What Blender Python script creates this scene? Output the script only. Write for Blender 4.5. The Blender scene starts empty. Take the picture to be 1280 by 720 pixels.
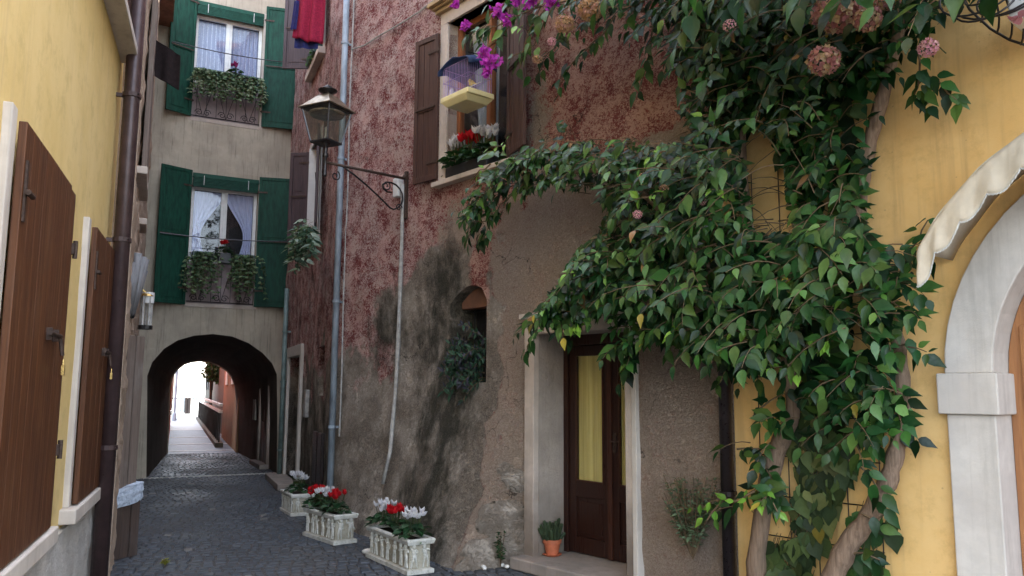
import bpy, math, random
from mathutils import Vector as V, Matrix, noise, geometry
R = math.radians
random.seed(7)
col = bpy.context.scene.collection
scene = bpy.context.scene

# ------------------------------------------------------------------ camera
CH = 1.6                      # eye height
FPX = 1000.0                  # focal length in pixels of a 1280 wide picture
CAM = Matrix.Rotation(R(90 + 7.24), 4, 'X') @ Matrix.Rotation(R(0.35), 4, 'Z')
CAM = Matrix.Translation((0, 0, CH)) @ CAM
cd = bpy.data.cameras.new('camera'); cam = bpy.data.objects.new('camera', cd)
col.objects.link(cam); cam.matrix_world = CAM
cd.sensor_width = 36; cd.lens = 36 * FPX / 1280; cd.clip_start = 0.05; cd.clip_end = 6000
scene.camera = cam

# ------------------------------------------------------------------ sky, sun, exposure
SUN_AZ, SUN_EL = 28, 46       # degrees right of the view direction, degrees up
w = bpy.data.worlds.new('World'); scene.world = w; w.use_nodes = True
nt = w.node_tree; nt.nodes.clear()
wo = nt.nodes.new('ShaderNodeOutputWorld'); bg = nt.nodes.new('ShaderNodeBackground')
sk = nt.nodes.new('ShaderNodeTexSky'); sk.sky_type = 'NISHITA'; sk.sun_disc = False
sk.sun_elevation = R(SUN_EL); sk.sun_rotation = R(SUN_AZ)
sk.air_density = 1.0; sk.dust_density = 2.5; sk.ozone_density = 1.0
hs = nt.nodes.new('ShaderNodeHueSaturation'); hs.inputs['Saturation'].default_value = 0.5
nt.links.new(sk.outputs[0], hs.inputs['Color']); nt.links.new(hs.outputs[0], bg.inputs[0])
bg.inputs[1].default_value = 0.15; nt.links.new(bg.outputs[0], wo.inputs[0])
sl = bpy.data.lights.new('sun', 'SUN'); sl.energy = 3.0; sl.angle = R(0.5); sl.color = (1, .94, .84)
so = bpy.data.objects.new('sun', sl); col.objects.link(so)
sd = V((math.sin(R(SUN_AZ)) * math.cos(R(SUN_EL)), math.cos(R(SUN_AZ)) * math.cos(R(SUN_EL)), math.sin(R(SUN_EL))))
so.rotation_euler = sd.to_track_quat('Z', 'Y').to_euler(); so.location = (0, 0, 30)
vs = scene.view_settings
vs.view_transform = 'Standard'; vs.look = 'None'; vs.exposure = 3.3; vs.gamma = 1
scene.cycles.max_bounces = 8; scene.cycles.diffuse_bounces = 5; scene.cycles.transparent_max_bounces = 12
scene.cycles.sample_clamp_indirect = 6

# ------------------------------------------------------------------ frames
def ray(px, py):
    d = CAM.to_3x3() @ V(((px - 640) / FPX, (360 - py) / FPX, -1))
    return V((0, 0, CH)), d

class Fr:                     # x runs along a wall, y goes into it, z is up
    def __init__(s, M): s.M = M; s.I = M.inverted()
    def hit(s, px, py, d=0):  # where the line of sight meets the plane y = d
        o, r = ray(px, py); o = s.I @ o; r = s.I.to_3x3() @ r
        t = (d - o.y) / r.y; p = o + r * t
        return (p.x, p.z)
    def p3(s, px, py, d=0):
        a = s.hit(px, py, d); return V((a[0], d, a[1]))
    def hitx(s, px, py, x):   # where the line of sight meets the plane at x
        o, r = ray(px, py); o = s.I @ o; r = s.I.to_3x3() @ r
        p = o + r * ((x - o.x) / r.x); return p
    def sub(s, o, yaw=0): return Fr(s.M @ Matrix.Translation(o) @ Matrix.Rotation(yaw, 4, 'Z'))
def gp(px, py, z=0):
    o, r = ray(px, py); t = (z - o.z) / r.z; return o + r * t
def wallframe(P, Q):
    u = (Q - P); u.z = 0; u.normalize(); n = V((-u.y, u.x, 0))
    return Fr(Matrix(((u.x, n.x, 0, P.x), (u.y, n.y, 0, P.y), (0, 0, 1, 0), (0, 0, 0, 1))))
def vpdir(vx):                # ground direction whose vanishing point is at picture column vx
    o, r = ray(vx, 487); r.z = 0; return r.normalized()
WORLD = Fr(Matrix.Identity(4))

# ------------------------------------------------------------------ mesh building
class MB:
    def __init__(s, F=WORLD): s.F = F; s.v = []; s.f = []; s.c = []; s.cur = None
    def add(s, vs_, fs):
        b = len(s.v); s.v += [V(x) for x in vs_]; s.f += [[b + i for i in f] for f in fs]
        s.c += [s.cur] * len(vs_); return s
    def box(s, a, b):
        (x0, y0, z0), (x1, y1, z1) = a, b
        x0, x1 = min(x0, x1), max(x0, x1); y0, y1 = min(y0, y1), max(y0, y1); z0, z1 = min(z0, z1), max(z0, z1)
        return s.add([(x0, y0, z0), (x1, y0, z0), (x1, y1, z0), (x0, y1, z0), (x0, y0, z1), (x1, y0, z1), (x1, y1, z1), (x0, y1, z1)],
                     [(0, 3, 2, 1), (4, 5, 6, 7), (0, 1, 5, 4), (1, 2, 6, 5), (2, 3, 7, 6), (3, 0, 4, 7)])
    def prism(s, poly, d0, d1):      # poly in (x, z), counter-clockwise seen from -y
        n = len(poly)
        a = sum(poly[i][0] * poly[(i + 1) % n][1] - poly[(i + 1) % n][0] * poly[i][1] for i in range(n))
        if a < 0: poly = poly[::-1]
        vs_ = [(p[0], d0, p[1]) for p in poly] + [(p[0], d1, p[1]) for p in poly]
        fs = [list(range(n)), list(range(2 * n - 1, n - 1, -1))] + [(i, i + n, (i + 1) % n + n, (i + 1) % n) for i in range(n)]
        return s.add(vs_, fs)
    def slab(s, poly, z0, z1):       # poly in (x, y)
        n = len(poly)
        a = sum(poly[i][0] * poly[(i + 1) % n][1] - poly[(i + 1) % n][0] * poly[i][1] for i in range(n))
        if a < 0: poly = poly[::-1]
        vs_ = [(p[0], p[1], z0) for p in poly] + [(p[0], p[1], z1) for p in poly]
        fs = [list(range(n - 1, -1, -1)), list(range(n, 2 * n))] + [(i, (i + 1) % n, (i + 1) % n + n, i + n) for i in range(n)]
        return s.add(vs_, fs)
    def ring(s, outer, inner, d0, d1):   # flat ring between two outlines of equal count
        n = len(outer)
        vs_ = [(p[0], d, p[1]) for d in (d0, d1) for q in (outer, inner) for p in q]
        fs = []
        for i in range(n - 1):
            j = i + 1
            fs += [(i, j, n + j, n + i), (2 * n + i, 3 * n + i, 3 * n + j, 2 * n + j),
                   (i, 2 * n + i, 2 * n + j, j), (n + i, n + j, 3 * n + j, 3 * n + i)]
        fs += [(0, n, 3 * n, 2 * n), (n - 1, 3 * n - 1, 4 * n - 1, 2 * n - 1)]
        return s.add(vs_, fs)
    def tube(s, pts, r, seg=6, cap=True):
        pts = [V(p) for p in pts]; n = len(pts)
        rr = r if isinstance(r, (list, tuple)) else [r] * n
        b = len(s.v); vs_ = []; fs = []; up = V((0, 0, 1)); last = None
        for i, p in enumerate(pts):
            t = (pts[min(i + 1, n - 1)] - pts[max(i - 1, 0)])
            if t.length < 1e-9: t = V((0, 0, 1))
            t.normalize()
            if last is None:
                a = t.cross(up) if abs(t.z) < .95 else t.cross(V((1, 0, 0)))
            else: a = last - t * last.dot(t)
            a.normalize(); last = a; c = t.cross(a)
            for k in range(seg):
                th = 2 * math.pi * k / seg
                vs_.append(p + (a * math.cos(th) + c * math.sin(th)) * rr[i])
        for i in range(n - 1):
            for k in range(seg):
                k2 = (k + 1) % seg
                fs.append((i * seg + k, i * seg + k2, (i + 1) * seg + k2, (i + 1) * seg + k))
        if cap: fs += [list(range(seg - 1, -1, -1)), [(n - 1) * seg + k for k in range(seg)]]
        return s.add(vs_, fs)
    def lathe(s, prof, c, seg=16):      # prof (r, z) bottom to top
        vs_ = []; fs = []; n = len(prof)
        for r, z in prof:
            for k in range(seg):
                th = 2 * math.pi * k / seg
                vs_.append((c[0] + r * math.cos(th), c[1] + r * math.sin(th), c[2] + z))
        for i in range(n - 1):
            for k in range(seg):
                k2 = (k + 1) % seg; fs.append((i * seg + k, i * seg + k2, (i + 1) * seg + k2, (i + 1) * seg + k))
        fs += [list(range(seg - 1, -1, -1)), [(n - 1) * seg + k for k in range(seg)]]
        return s.add(vs_, fs)
    def frustum(s, c, r0, z0, r1, z1, yaw=0, sides=4):
        return s.add([(c[0] + r * math.cos(yaw + 2 * math.pi * k / sides), c[1] + r * math.sin(yaw + 2 * math.pi * k / sides), c[2] + z)
                      for r, z in ((r0, z0), (r1, z1)) for k in range(sides)],
                     [list(range(sides - 1, -1, -1)), list(range(sides, 2 * sides))] + [(k, (k + 1) % sides, (k + 1) % sides + sides, k + sides) for k in range(sides)])
    def ball(s, c, r, seg=8, rings=6, rot=None, jit=0):
        if not isinstance(r, (tuple, list)): r = (r, r, r)
        vs_ = []; fs = []
        for i in range(rings + 1):
            ph = math.pi * i / rings
            for k in range(seg):
                th = 2 * math.pi * k / seg
                q = V((r[0] * math.sin(ph) * math.cos(th), r[1] * math.sin(ph) * math.sin(th), -r[2] * math.cos(ph)))
                if jit: q *= 1 + random.uniform(-jit, jit)
                if rot is not None: q = rot @ q
                vs_.append(V(c) + q)
        for i in range(rings):
            for k in range(seg):
                k2 = (k + 1) % seg; fs.append((i * seg + k, i * seg + k2, (i + 1) * seg + k2, (i + 1) * seg + k))
        return s.add(vs_, fs)
    def leaf(s, p, d, n, l, wd=.6, fold=.25, curl=.25):
        # p base, d direction to the tip, n face normal
        d = d.normalized(); sx = d.cross(n)
        if sx.length < 1e-4: sx = d.orthogonal()
        sx.normalize(); n = sx.cross(d).normalized()
        hw = l * wd * .5
        def q(t, x): return p + d * (l * t) + sx * (hw * x) + n * (abs(x) * fold * hw - curl * l * t * t * .5)
        vs_ = [q(0, 0)]
        for t_, x_ in ((.12, .58), (.34, 1.), (.6, .84), (.82, .42)): vs_ += [q(t_, -x_), q(t_, 0), q(t_, x_)]
        vs_.append(q(1.1, 0))
        fs = [(0, 2, 1), (0, 3, 2)]
        for k in (1, 4, 7): fs += [(k, k + 1, k + 4, k + 3), (k + 1, k + 2, k + 5, k + 4)]
        return s.add(vs_, fs + [(10, 11, 13), (11, 12, 13)])

MW = {}                        # world matrices of what was built
def _mesh(mb, name, mat, M, smooth=False, bevel=0):
    me = bpy.data.meshes.new(name)
    T = M.inverted() @ mb.F.M
    me.from_pydata([T @ v for v in mb.v], [], mb.f)
    if any(c is not None for c in mb.c):
        a = me.color_attributes.new('col', 'FLOAT_COLOR', 'POINT')
        for i, c in enumerate(mb.c):
            c = c or (1, 1, 1); a.data[i].color = (c[0], c[1], c[2], 1)
    me.validate(); me.update()
    if smooth: me.polygons.foreach_set('use_smooth', [True] * len(me.polygons))
    o = bpy.data.objects.new(name, me); col.objects.link(o)
    if mat: me.materials.append(mat)
    if bevel:
        m = o.modifiers.new('bevel', 'BEVEL'); m.width = bevel; m.segments = 2; m.limit_method = 'ANGLE'
    return o
def tagit(o, label=None, cat=None, group=None, kind=None):
    if label: o['label'] = label
    if cat: o['category'] = cat
    if group: o['group'] = group
    if kind: o['kind'] = kind
def thing(name, label, cat, F=WORLD, at=(0, 0, 0), group=None):
    o = bpy.data.objects.new(name, None); col.objects.link(o); o.empty_display_size = .2
    M = F.M @ Matrix.Translation(at); o.matrix_world = M; MW[o] = M
    tagit(o, label, cat, group); return o
def part(mb, name, mat, parent, smooth=False, bevel=0, own=None, label=None):
    PM = MW[parent]; M = own.M if own else PM
    o = _mesh(mb, name, mat, M, smooth, bevel)
    o.parent = parent; o.matrix_parent_inverse = Matrix.Identity(4); o.matrix_basis = PM.inverted() @ M
    MW[o] = M
    if label: o['label'] = label
    return o
def solo(mb, name, mat, label, cat, at=(0, 0, 0), group=None, smooth=False, bevel=0, kind=None):
    M = mb.F.M @ Matrix.Translation(at)
    o = _mesh(mb, name, mat, M, smooth, bevel); o.matrix_world = M; MW[o] = M
    tagit(o, label, cat, group, kind); return o

# ------------------------------------------------------------------ materials
class NT:
    def __init__(s, name):
        s.m = bpy.data.materials.new(name); s.m.use_nodes = True; s.t = s.m.node_tree; s.t.nodes.clear()
        s.out = s.n('ShaderNodeOutputMaterial'); s.b = s.n('ShaderNodeBsdfPrincipled'); s.l(s.b.outputs[0], s.out.inputs[0])
        s.co = s.n('ShaderNodeTexCoord').outputs['Object']
    def n(s, t, **k):
        x = s.t.nodes.new(t)
        for a, b in k.items(): setattr(x, a, b)
        return x
    def l(s, a, b): s.t.links.new(a, b)
    def inp(s, sock, v):
        if hasattr(v, 'is_linked') or isinstance(v, bpy.types.NodeSocket): s.l(v, sock)
        elif isinstance(v, tuple) and len(v) == 3 and sock.type == 'RGBA': sock.default_value = (*v, 1)
        else: sock.default_value = v
    def mapp(s, sc=(1, 1, 1), rot=(0, 0, 0), vec=None):
        m = s.n('ShaderNodeMapping'); m.inputs['Scale'].default_value = sc; m.inputs['Rotation'].default_value = rot
        s.l(vec or s.co, m.inputs[0]); return m.outputs[0]
    def noise(s, scale=5, detail=6, rough=.6, vec=None, dist=0):
        x = s.n('ShaderNodeTexNoise'); x.inputs['Scale'].default_value = scale; x.inputs['Detail'].default_value = detail
        x.inputs['Roughness'].default_value = rough; x.inputs['Distortion'].default_value = dist
        s.l(vec or s.co, x.inputs['Vector']); return x.outputs[0]
    def vor(s, scale=5, vec=None, feature='F1', rnd=1):
        x = s.n('ShaderNodeTexVoronoi', feature=feature); x.inputs['Scale'].default_value = scale
        x.inputs['Randomness'].default_value = rnd
        s.l(vec or s.co, x.inputs['Vector']); return x
    def ramp(s, f, a, b, lo=0., hi=1.):
        x = s.n('ShaderNodeMapRange', interpolation_type='SMOOTHSTEP'); s.inp(x.inputs[0], f)
        for i, v in zip((1, 2, 3, 4), (a, b, lo, hi)): x.inputs[i].default_value = v
        return x.outputs[0]
    def mix(s, f, a, b, mode='MIX'):
        x = s.n('ShaderNodeMix', data_type='RGBA', blend_type=mode)
        s.inp(x.inputs[0], f); s.inp(x.inputs[6], a); s.inp(x.inputs[7], b); return x.outputs[2]
    def math(s, op, a, b=0.):
        x = s.n('ShaderNodeMath', operation=op); s.inp(x.inputs[0], a); s.inp(x.inputs[1], b); return x.outputs[0]
    def sep(s, v): x = s.n('ShaderNodeSeparateXYZ'); s.l(v, x.inputs[0]); return x.outputs
    def attr(s, name='col'): x = s.n('ShaderNodeAttribute', attribute_name=name); return x.outputs['Color']
    def bump(s, h, strength=.5, dist=.01, prev=None):
        x = s.n('ShaderNodeBump'); x.inputs['Strength'].default_value = strength; x.inputs['Distance'].default_value = dist
        s.l(h, x.inputs['Height'])
        if prev: s.l(prev, x.inputs['Normal'])
        return x.outputs[0]
    def fin(s, c, rough=.8, nrm=None, metal=0., spec=.5, **k):
        s.inp(s.b.inputs['Base Color'], c); s.inp(s.b.inputs['Roughness'], rough)
        s.b.inputs['Metallic'].default_value = metal; s.b.inputs['Specular IOR Level'].default_value = spec
        if nrm: s.l(nrm, s.b.inputs['Normal'])
        for a, v in k.items(): s.inp(s.b.inputs[a], v)
        return s.m

def simple(name, c, rough=.6, metal=0, var=.25, sc=20, spec=.5, bump=.15, stretch=(1, 1, 1)):
    t = NT(name); v = t.mapp(stretch); n = t.noise(sc, 6, .65, v)
    d = tuple(x * (1 - var) for x in c); e = tuple(min(1, x * (1 + var)) for x in c)
    cc = t.mix(t.ramp(n, .3, .7), d, e)
    n2 = t.noise(sc * 5, 4, .6, v)
    return t.fin(cc, t.ramp(n2, .2, .8, max(.05, rough - .12), min(1, rough + .12)), t.bump(n2, bump, .004), metal, spec)

def stucco(name, c1, c2, stain=(.2, .18, .15), amt=.4, grain=60, bump=.6, dist=.006, big=1.2, streak=.3, low=0.):
    t = NT(name)
    big_n = t.noise(big, 8, .62); mid = t.noise(big * 7, 7, .65); gr = t.noise(grain, 5, .7)
    c = t.mix(t.ramp(big_n, .35, .65), c1, c2)
    c = t.mix(t.ramp(mid, .35, .7, 0, .35), c, tuple(x * .72 for x in c1))
    st = t.noise(2.2, 7, .65, t.mapp((2.2, 2.2, .35)))
    c = t.mix(t.ramp(st, .5, .8, 0, amt), c, stain)
    st2 = t.noise(9, 5, .6, t.mapp((3, 3, .12)))
    c = t.mix(t.ramp(st2, .52, .75, 0, streak), c, stain)
    if low:
        z = t.math('ADD', t.sep(t.co)[2], t.math('MULTIPLY', t.noise(1.7, 6), -1.1))
        c = t.mix(t.ramp(z, -.4, low, 1, 0), c, stain)
    h = t.math('ADD', t.math('MULTIPLY', gr, .6), t.math('MULTIPLY', mid, 1.2))
    return t.fin(c, .9, t.bump(h, bump, dist), spec=.2)

def wood(name, c1, c2, axis='z', rough=.62, grey=None, gamt=.0, bmp=.35):
    t = NT(name)
    sc = {'z': (28, 28, 1.2), 'x': (1.2, 28, 28)}[axis]
    n = t.noise(2.2, 7, .65, t.mapp(sc), .4); n2 = t.noise(3, 5, .6, t.mapp(tuple(x * .25 for x in sc)))
    c = t.mix(t.ramp(n, .3, .7), c1, c2); c = t.mix(t.ramp(n2, .4, .75, 0, .45), c, tuple(x * .55 for x in c1))
    if grey: c = t.mix(t.ramp(t.noise(2.5, 7, .7, t.mapp((2, 2, .6))), .5, .8, 0, gamt), c, grey)
    return t.fin(c, t.ramp(n, .3, .8, rough - .1, rough + .15), t.bump(n, bmp, .003 if bmp < .5 else .012), spec=.35)

def leafmat(name, rough=.36, trans=.22, spec=.5, tint=(1.2, 1.5, .5)):
    t = NT(name); a = t.attr()
    n = t.noise(30, 4, .6)
    c = t.mix(t.ramp(n, .35, .7, 0, .45), a, t.mix(1., a, (.62, .62, .5), 'MULTIPLY'))
    t.fin(c, t.ramp(t.noise(60, 3), .3, .7, rough - .06, rough + .14), t.bump(t.noise(45, 3), .25, .004), spec=spec)
    tr = t.n('ShaderNodeBsdfTranslucent'); t.l(t.mix(1., c, tint, 'MULTIPLY'), tr.inputs[0])
    ms = t.n('ShaderNodeMixShader'); ms.inputs[0].default_value = trans
    t.l(t.b.outputs[0], ms.inputs[1]); t.l(tr.outputs[0], ms.inputs[2]); t.l(ms.outputs[0], t.out.inputs[0])
    return t.m

def glassmat(name, tint=(.75, .8, .85), alpha=.25, rough=.05):
    t = NT(name); t.fin(tint, rough, spec=.5)
    gl = t.n('ShaderNodeBsdfGlossy'); gl.inputs['Roughness'].default_value = rough
    tr = t.n('ShaderNodeBsdfTransparent'); tr.inputs[0].default_value = (*tint, 1)
    lw = t.n('ShaderNodeLayerWeight'); lw.inputs['Blend'].default_value = .5
    fr = t.math('ADD', t.math('MULTIPLY', t.math('POWER', lw.outputs['Facing'], 5.), .9), .035)
    m = t.n('ShaderNodeMixShader'); t.l(fr, m.inputs[0]); t.l(tr.outputs[0], m.inputs[1]); t.l(gl.outputs[0], m.inputs[2])
    m2 = t.n('ShaderNodeMixShader'); m2.inputs[0].default_value = alpha
    t.l(m.outputs[0], m2.inputs[1]); t.l(t.b.outputs[0], m2.inputs[2]); t.l(m2.outputs[0], t.out.inputs[0])
    return t.m

def pinkmat(name='pink_roughcast', warm=1.):
    t = NT(name); a = t.sep(t.attr())       # x red plaster, y dark damp growth, z bare beige plaster
    warp = t.noise(3, 5, .6)
    f1 = t.noise(33, 8, .74, t.mapp((1, 1, 1.25)), 1.1); f2 = t.noise(70, 5, .7, None, .5); f0 = t.noise(4.2, 7, .65)
    flake = t.math('ADD', t.math('MULTIPLY', f1, .62), t.math('ADD', t.math('MULTIPLY', f2, .2), t.math('MULTIPLY', f0, .34)))
    fl = t.ramp(flake, .54, .60)
    wx = t.ramp(t.math('ADD', t.sep(t.co)[0], t.math('MULTIPLY', warp, 1.5)), 2.2, 4.6, 0, warm)
    red = t.mix(t.ramp(f0, .35, .65), t.mix(wx, (.23, .050, .048), (.25, .058, .050)), t.mix(wx, (.38, .090, .080), (.43, .120, .092)))
    pale = t.mix(wx, t.mix(t.ramp(warp, .4, .6), (.70, .42, .37), (.72, .52, .46)), (.68, .40, .31))
    c = t.mix(fl, red, pale)
    # bare plaster with remnants
    rem = t.ramp(t.math('ADD', f1, t.math('MULTIPLY', f0, .5)), .78, .9, 0, .55)
    beige = t.mix(t.ramp(f2, .3, .7), (.42, .315, .24), (.62, .49, .39)); beige = t.mix(rem, beige, (.25, .11, .085))
    c = t.mix(t.ramp(t.math('ADD', a[2], t.math('ADD', t.math('MULTIPLY', t.math('SUBTRACT', f1, .5), 1.1), t.math('MULTIPLY', t.math('SUBTRACT', f0, .5), 1.6))), .38, .56), c, beige)
    gm = t.noise(1.6, 9, .7); grey = t.mix(t.ramp(f1, .38, .62), (.40, .335, .27), (.60, .52, .435)); grey = t.mix(t.ramp(gm, .42, .6), t.mix(t.ramp(f2, .4, .6), (.20, .165, .13), (.36, .30, .24)), grey); grey = t.mix(t.ramp(t.noise(11, 8, .8), .55, .68, 0, .7), grey, (.50, .43, .35))
    c = t.mix(t.ramp(t.math('ADD', a[0], t.math('MULTIPLY', t.math('SUBTRACT', f0, .5), 1.3)), .35, .65), grey, c)
    dk = t.math('ADD', a[1], t.math('MULTIPLY', t.math('SUBTRACT', t.noise(5, 9, .72, t.mapp((1, 1, .5))), .5), 1.5))
    dark = t.mix(t.ramp(f2, .35, .65), (.016, .019, .012), (.058, .056, .040))
    c = t.mix(t.math('MULTIPLY', t.ramp(dk, .25, .80, 0, .88), t.ramp(a[1], .02, .16)), c, dark)
    c = t.mix(t.ramp(a[2], 1.3, 1.8), c, t.mix(t.ramp(f0, .35, .65), (.34, .28, .225), (.54, .47, .40)))
    wc = t.ramp(t.noise(5, 8, .8), .63, .72, 0, .35); c = t.mix(wc, c, (.45, .40, .36))
    pit = t.noise(48, 8, .8); c = t.mix(t.math('MULTIPLY', t.ramp(pit, .36, .46, .4, 0), t.ramp(a[0], .2, .8, 1, .25)), c, (.07, .055, .045))
    wv = t.n('ShaderNodeVectorMath', operation='ADD'); t.l(t.co, wv.inputs[0]); nv = t.n('ShaderNodeTexNoise'); nv.inputs['Scale'].default_value = 3; nv.inputs['Detail'].default_value = 6
    t.l(t.co, nv.inputs['Vector']); t.l(nv.outputs[1], wv.inputs[1]); ck = t.vor(.9, wv.outputs[0], 'DISTANCE_TO_EDGE')
    ckm = t.math('MULTIPLY', t.ramp(ck.outputs[0], .002, .008, 1, 0), t.ramp(t.noise(1.3, 3), .45, .6)); c = t.mix(t.math('MULTIPLY', ckm, .8), c, (.05, .04, .035))
    ff = t.noise(42, 10, .8)
    h = t.math('ADD', t.math('MULTIPLY', f1, t.math('ADD', .5, a[0])), t.math('ADD', t.math('MULTIPLY', ff, .9), t.math('MULTIPLY', fl, .45)))
    return t.fin(c, .92, t.bump(h, 1., .030), spec=.15)

def yellowmat(name, c1, c2, dirt=(.30, .2, .1)):
    t = NT(name)
    b = t.noise(1.1, 9, .7); m = t.noise(5, 9, .75); g = t.noise(120, 3)
    c = t.mix(t.ramp(b, .35, .65), c1, c2)
    c = t.mix(t.ramp(m, .48, .66, 0, .5), c, tuple(x * .78 for x in c1)); c = t.mix(t.ramp(t.noise(2.3, 10, .8), .60, .68, 0, .35), c, dirt)
    st = t.noise(5, 6, .6, t.mapp((2.4, 2.4, .1))); c = t.mix(t.ramp(st, .5, .78, 0, .5), c, dirt)
    sp = t.vor(9); c = t.mix(t.ramp(sp.outputs[0], .03, .07, .5, 0), c, dirt)
    return t.fin(c, .85, t.bump(t.math('ADD', g, t.math('MULTIPLY', m, 2)), .25, .004), spec=.2)

M = {}
M['pink'] = pinkmat()
M['pink_alley'] = pinkmat('plum_roughcast', 0.)
M['yellow_left'] = yellowmat('yellow_render_left', (.70, .52, .21), (.77, .59, .27), (.55, .40, .20))
M['yellow_right'] = yellowmat('yellow_render_right', (.76, .465, .165), (.82, .54, .225), (.44, .26, .11))
M['grey'] = stucco('grey_plaster', (.52, .455, .355), (.38, .33, .26), (.11, .10, .08), .75, 70, .5, .005, 1.1, .55)
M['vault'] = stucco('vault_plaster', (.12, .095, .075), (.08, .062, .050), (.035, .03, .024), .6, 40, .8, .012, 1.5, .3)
M['rubble'] = stucco('rubble_plaster', (.52, .40, .31), (.36, .27, .20), (.09, .07, .055), .6, 26, 1., .02, 2.2, .3)
M['dash'] = stucco('pebbledash', (.66, .64, .60), (.52, .50, .47), (.26, .24, .22), .35, 70, 1., .018, 3, .1)
M['revealcoat'] = stucco('reveal_roughcast', (.46, .40, .35), (.36, .31, .27), (.20, .17, .14), .5, 60, 1., .012, 2.4, .25, .3)
M['browngrey'] = stucco('brown_roughcast', (.30, .21, .15), (.36, .27, .21), (.13, .10, .08), .4, 75, .9, .010, 1.4, .2, .5)
M['orange'] = stucco('orange_render', (.34, .20, .11), (.28, .165, .095), (.3, .16, .08), .3, 70, .3)
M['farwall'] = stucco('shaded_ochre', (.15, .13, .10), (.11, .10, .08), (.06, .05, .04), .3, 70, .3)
M['farpave'] = simple('blue_grey_paving', (.055, .072, .10), .6, 0, .3, 3)
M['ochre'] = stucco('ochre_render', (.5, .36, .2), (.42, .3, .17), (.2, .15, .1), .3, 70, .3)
M['stone'] = stucco('white_stone', (.66, .61, .55), (.55, .50, .45), (.30, .27, .23), .45, 90, .5, .004, 1.8, .3)
M['jamb'] = stucco('door_stone', (.62, .53, .46), (.50, .43, .37), (.2, .16, .13), .45, 130, .6, .004, 3, .15, .3)
M['paver'] = stucco('step_stone', (.36, .30, .26), (.27, .24, .21), (.12, .10, .09), .5, 100, .5, .004, 3)
M['boulder'] = stucco('bare_stone', (.44, .38, .33), (.30, .26, .23), (.12, .11, .09), .5, 22, 1., .02, 5, .1)
M['cast'] = stucco('cast_stone', (.64, .63, .59), (.46, .455, .41), (.12, .125, .085), .75, 60, .6, .004, 6, .3)
M['brick'] = stucco('brick_red', (.26, .125, .08), (.19, .10, .07), (.12, .08, .06), .4, 60, .8, .006, 6)
M['shut_l'] = wood('brown_shutter_wood', (.135, .048, .015), (.055, .019, .007), 'z', .55, (.20, .10, .05), .5)
M['shut_r'] = wood('dark_shutter_wood', (.088, .044, .034), (.05, .026, .022), 'z', .5)
M['shut_p'] = wood('plum_shutter_wood', (.085, .055, .06), (.05, .034, .038), 'z', .55)
M['green'] = simple('green_paint', (.006, .052, .032), .6, 0, .35, 12, .25, .1, (2, 2, .4))
M['greenblind'] = simple('green_slats', (.010, .065, .042), .6, 0, .2, 12, .25)
M['door'] = wood('door_wood', (.040, .015, .010), (.022, .009, .007), 'z', .35)
M['doorhi'] = wood('door_edge_wood', (.07, .026, .016), (.045, .018, .012), 'z', .35)
M['orangewood'] = wood('orange_wood', (.30, .11, .04), (.20, .07, .03), 'z', .35)
M['board'] = wood('weathered_board', (.21, .16, .13), (.13, .10, .085), 'z', .75, (.3, .28, .26), .6)
M['rustboard'] = wood('rusty_board', (.085, .055, .042), (.055, .042, .037), 'z', .75, (.2, .17, .16), .5)
M['pipe_l'] = simple('plum_pipe_paint', (.062, .038, .038), .38, .2, .25, 8, .5, .1)
M['pipe_blue'] = simple('grey_blue_pipe', (.30, .36, .42), .5, .1, .35, 9, .5, .2, (1, 1, .3))
M['pipe_green'] = simple('grey_green_pipe', (.15, .21, .20), .5, .1, .25, 9)
M['pipe_dark'] = simple('dark_brown_pipe', (.030, .022, .022), .35, .3, .25, 9)
M['iron'] = simple('black_iron', (.030, .028, .028), .45, .7, .4, 40, .5, .3)
M['iron_grey'] = simple('grey_iron', (.075, .072, .075), .4, .8, .3, 30)
M['rust'] = simple('brown_iron', (.07, .045, .035), .6, .5, .4, 50)
M['brass'] = simple('brass', (.55, .38, .14), .3, .9, .2, 30)
M['tin'] = simple('lantern_tin', (.30, .26, .19), .38, .75, .35, 14)
M['white'] = simple('white_paint', (.72, .72, .70), .45, 0, .08, 8, .4, .05)
M['pipe_white'] = simple('pale_conduit', (.36, .35, .33), .7, 0, .3, 12)
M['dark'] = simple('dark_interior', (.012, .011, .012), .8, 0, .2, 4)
M['frost'] = glassmat('lantern_glass', (.80, .80, .76), .03, .06)
M['glass'] = glassmat('window_glass', (.93, .95, .97), .0, .02)
M['leaf'] = leafmat('climber_leaf', .38, .2, .38)
M['leafm'] = leafmat('matt_leaf', .55, .2, .35)
M['petal'] = leafmat('petal', .55, .35, .3, (1., .96, 1.))
M['bark'] = wood('vine_bark', (.30, .205, .14), (.15, .10, .068), 'z', .85, (.10, .085, .06), .7, 1.)
M['twig'] = simple('twig', (.13, .085, .045), .8, 0, .3, 30)
M['terracotta'] = simple('terracotta', (.46, .13, .06), .6, 0, .15, 20)
M['soil'] = simple('soil', (.025, .018, .012), .95, 0, .4, 60, .2, 1.)
M['pot_black'] = simple('black_plastic', (.02, .022, .024), .4, 0, .1, 20)
M['pot_green'] = simple('dark_green_plastic', (.02, .05, .045), .4, 0, .1, 20)
M['blue'] = simple('navy_cloth', (.02, .045, .13), .7, 0, .25, 20)
M['cream'] = simple('cream_plastic', (.78, .70, .38), .35, 0, .06, 10, .5, .03)
M['lilac'] = simple('lilac_wire', (.30, .22, .52), .35, .2, .1, 10)
M['pinkcloth'] = simple('crimson_towelling', (.27, .016, .045), .9, 0, .25, 45, .2, .8)
M['navy'] = simple('dark_blue_cloth', (.02, .025, .10), .9, 0, .25, 40, .2, .5)
M['black_cloth'] = simple('black_brown_cloth', (.016, .010, .010), .9, 0, .3, 25, .2, .4)
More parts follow.
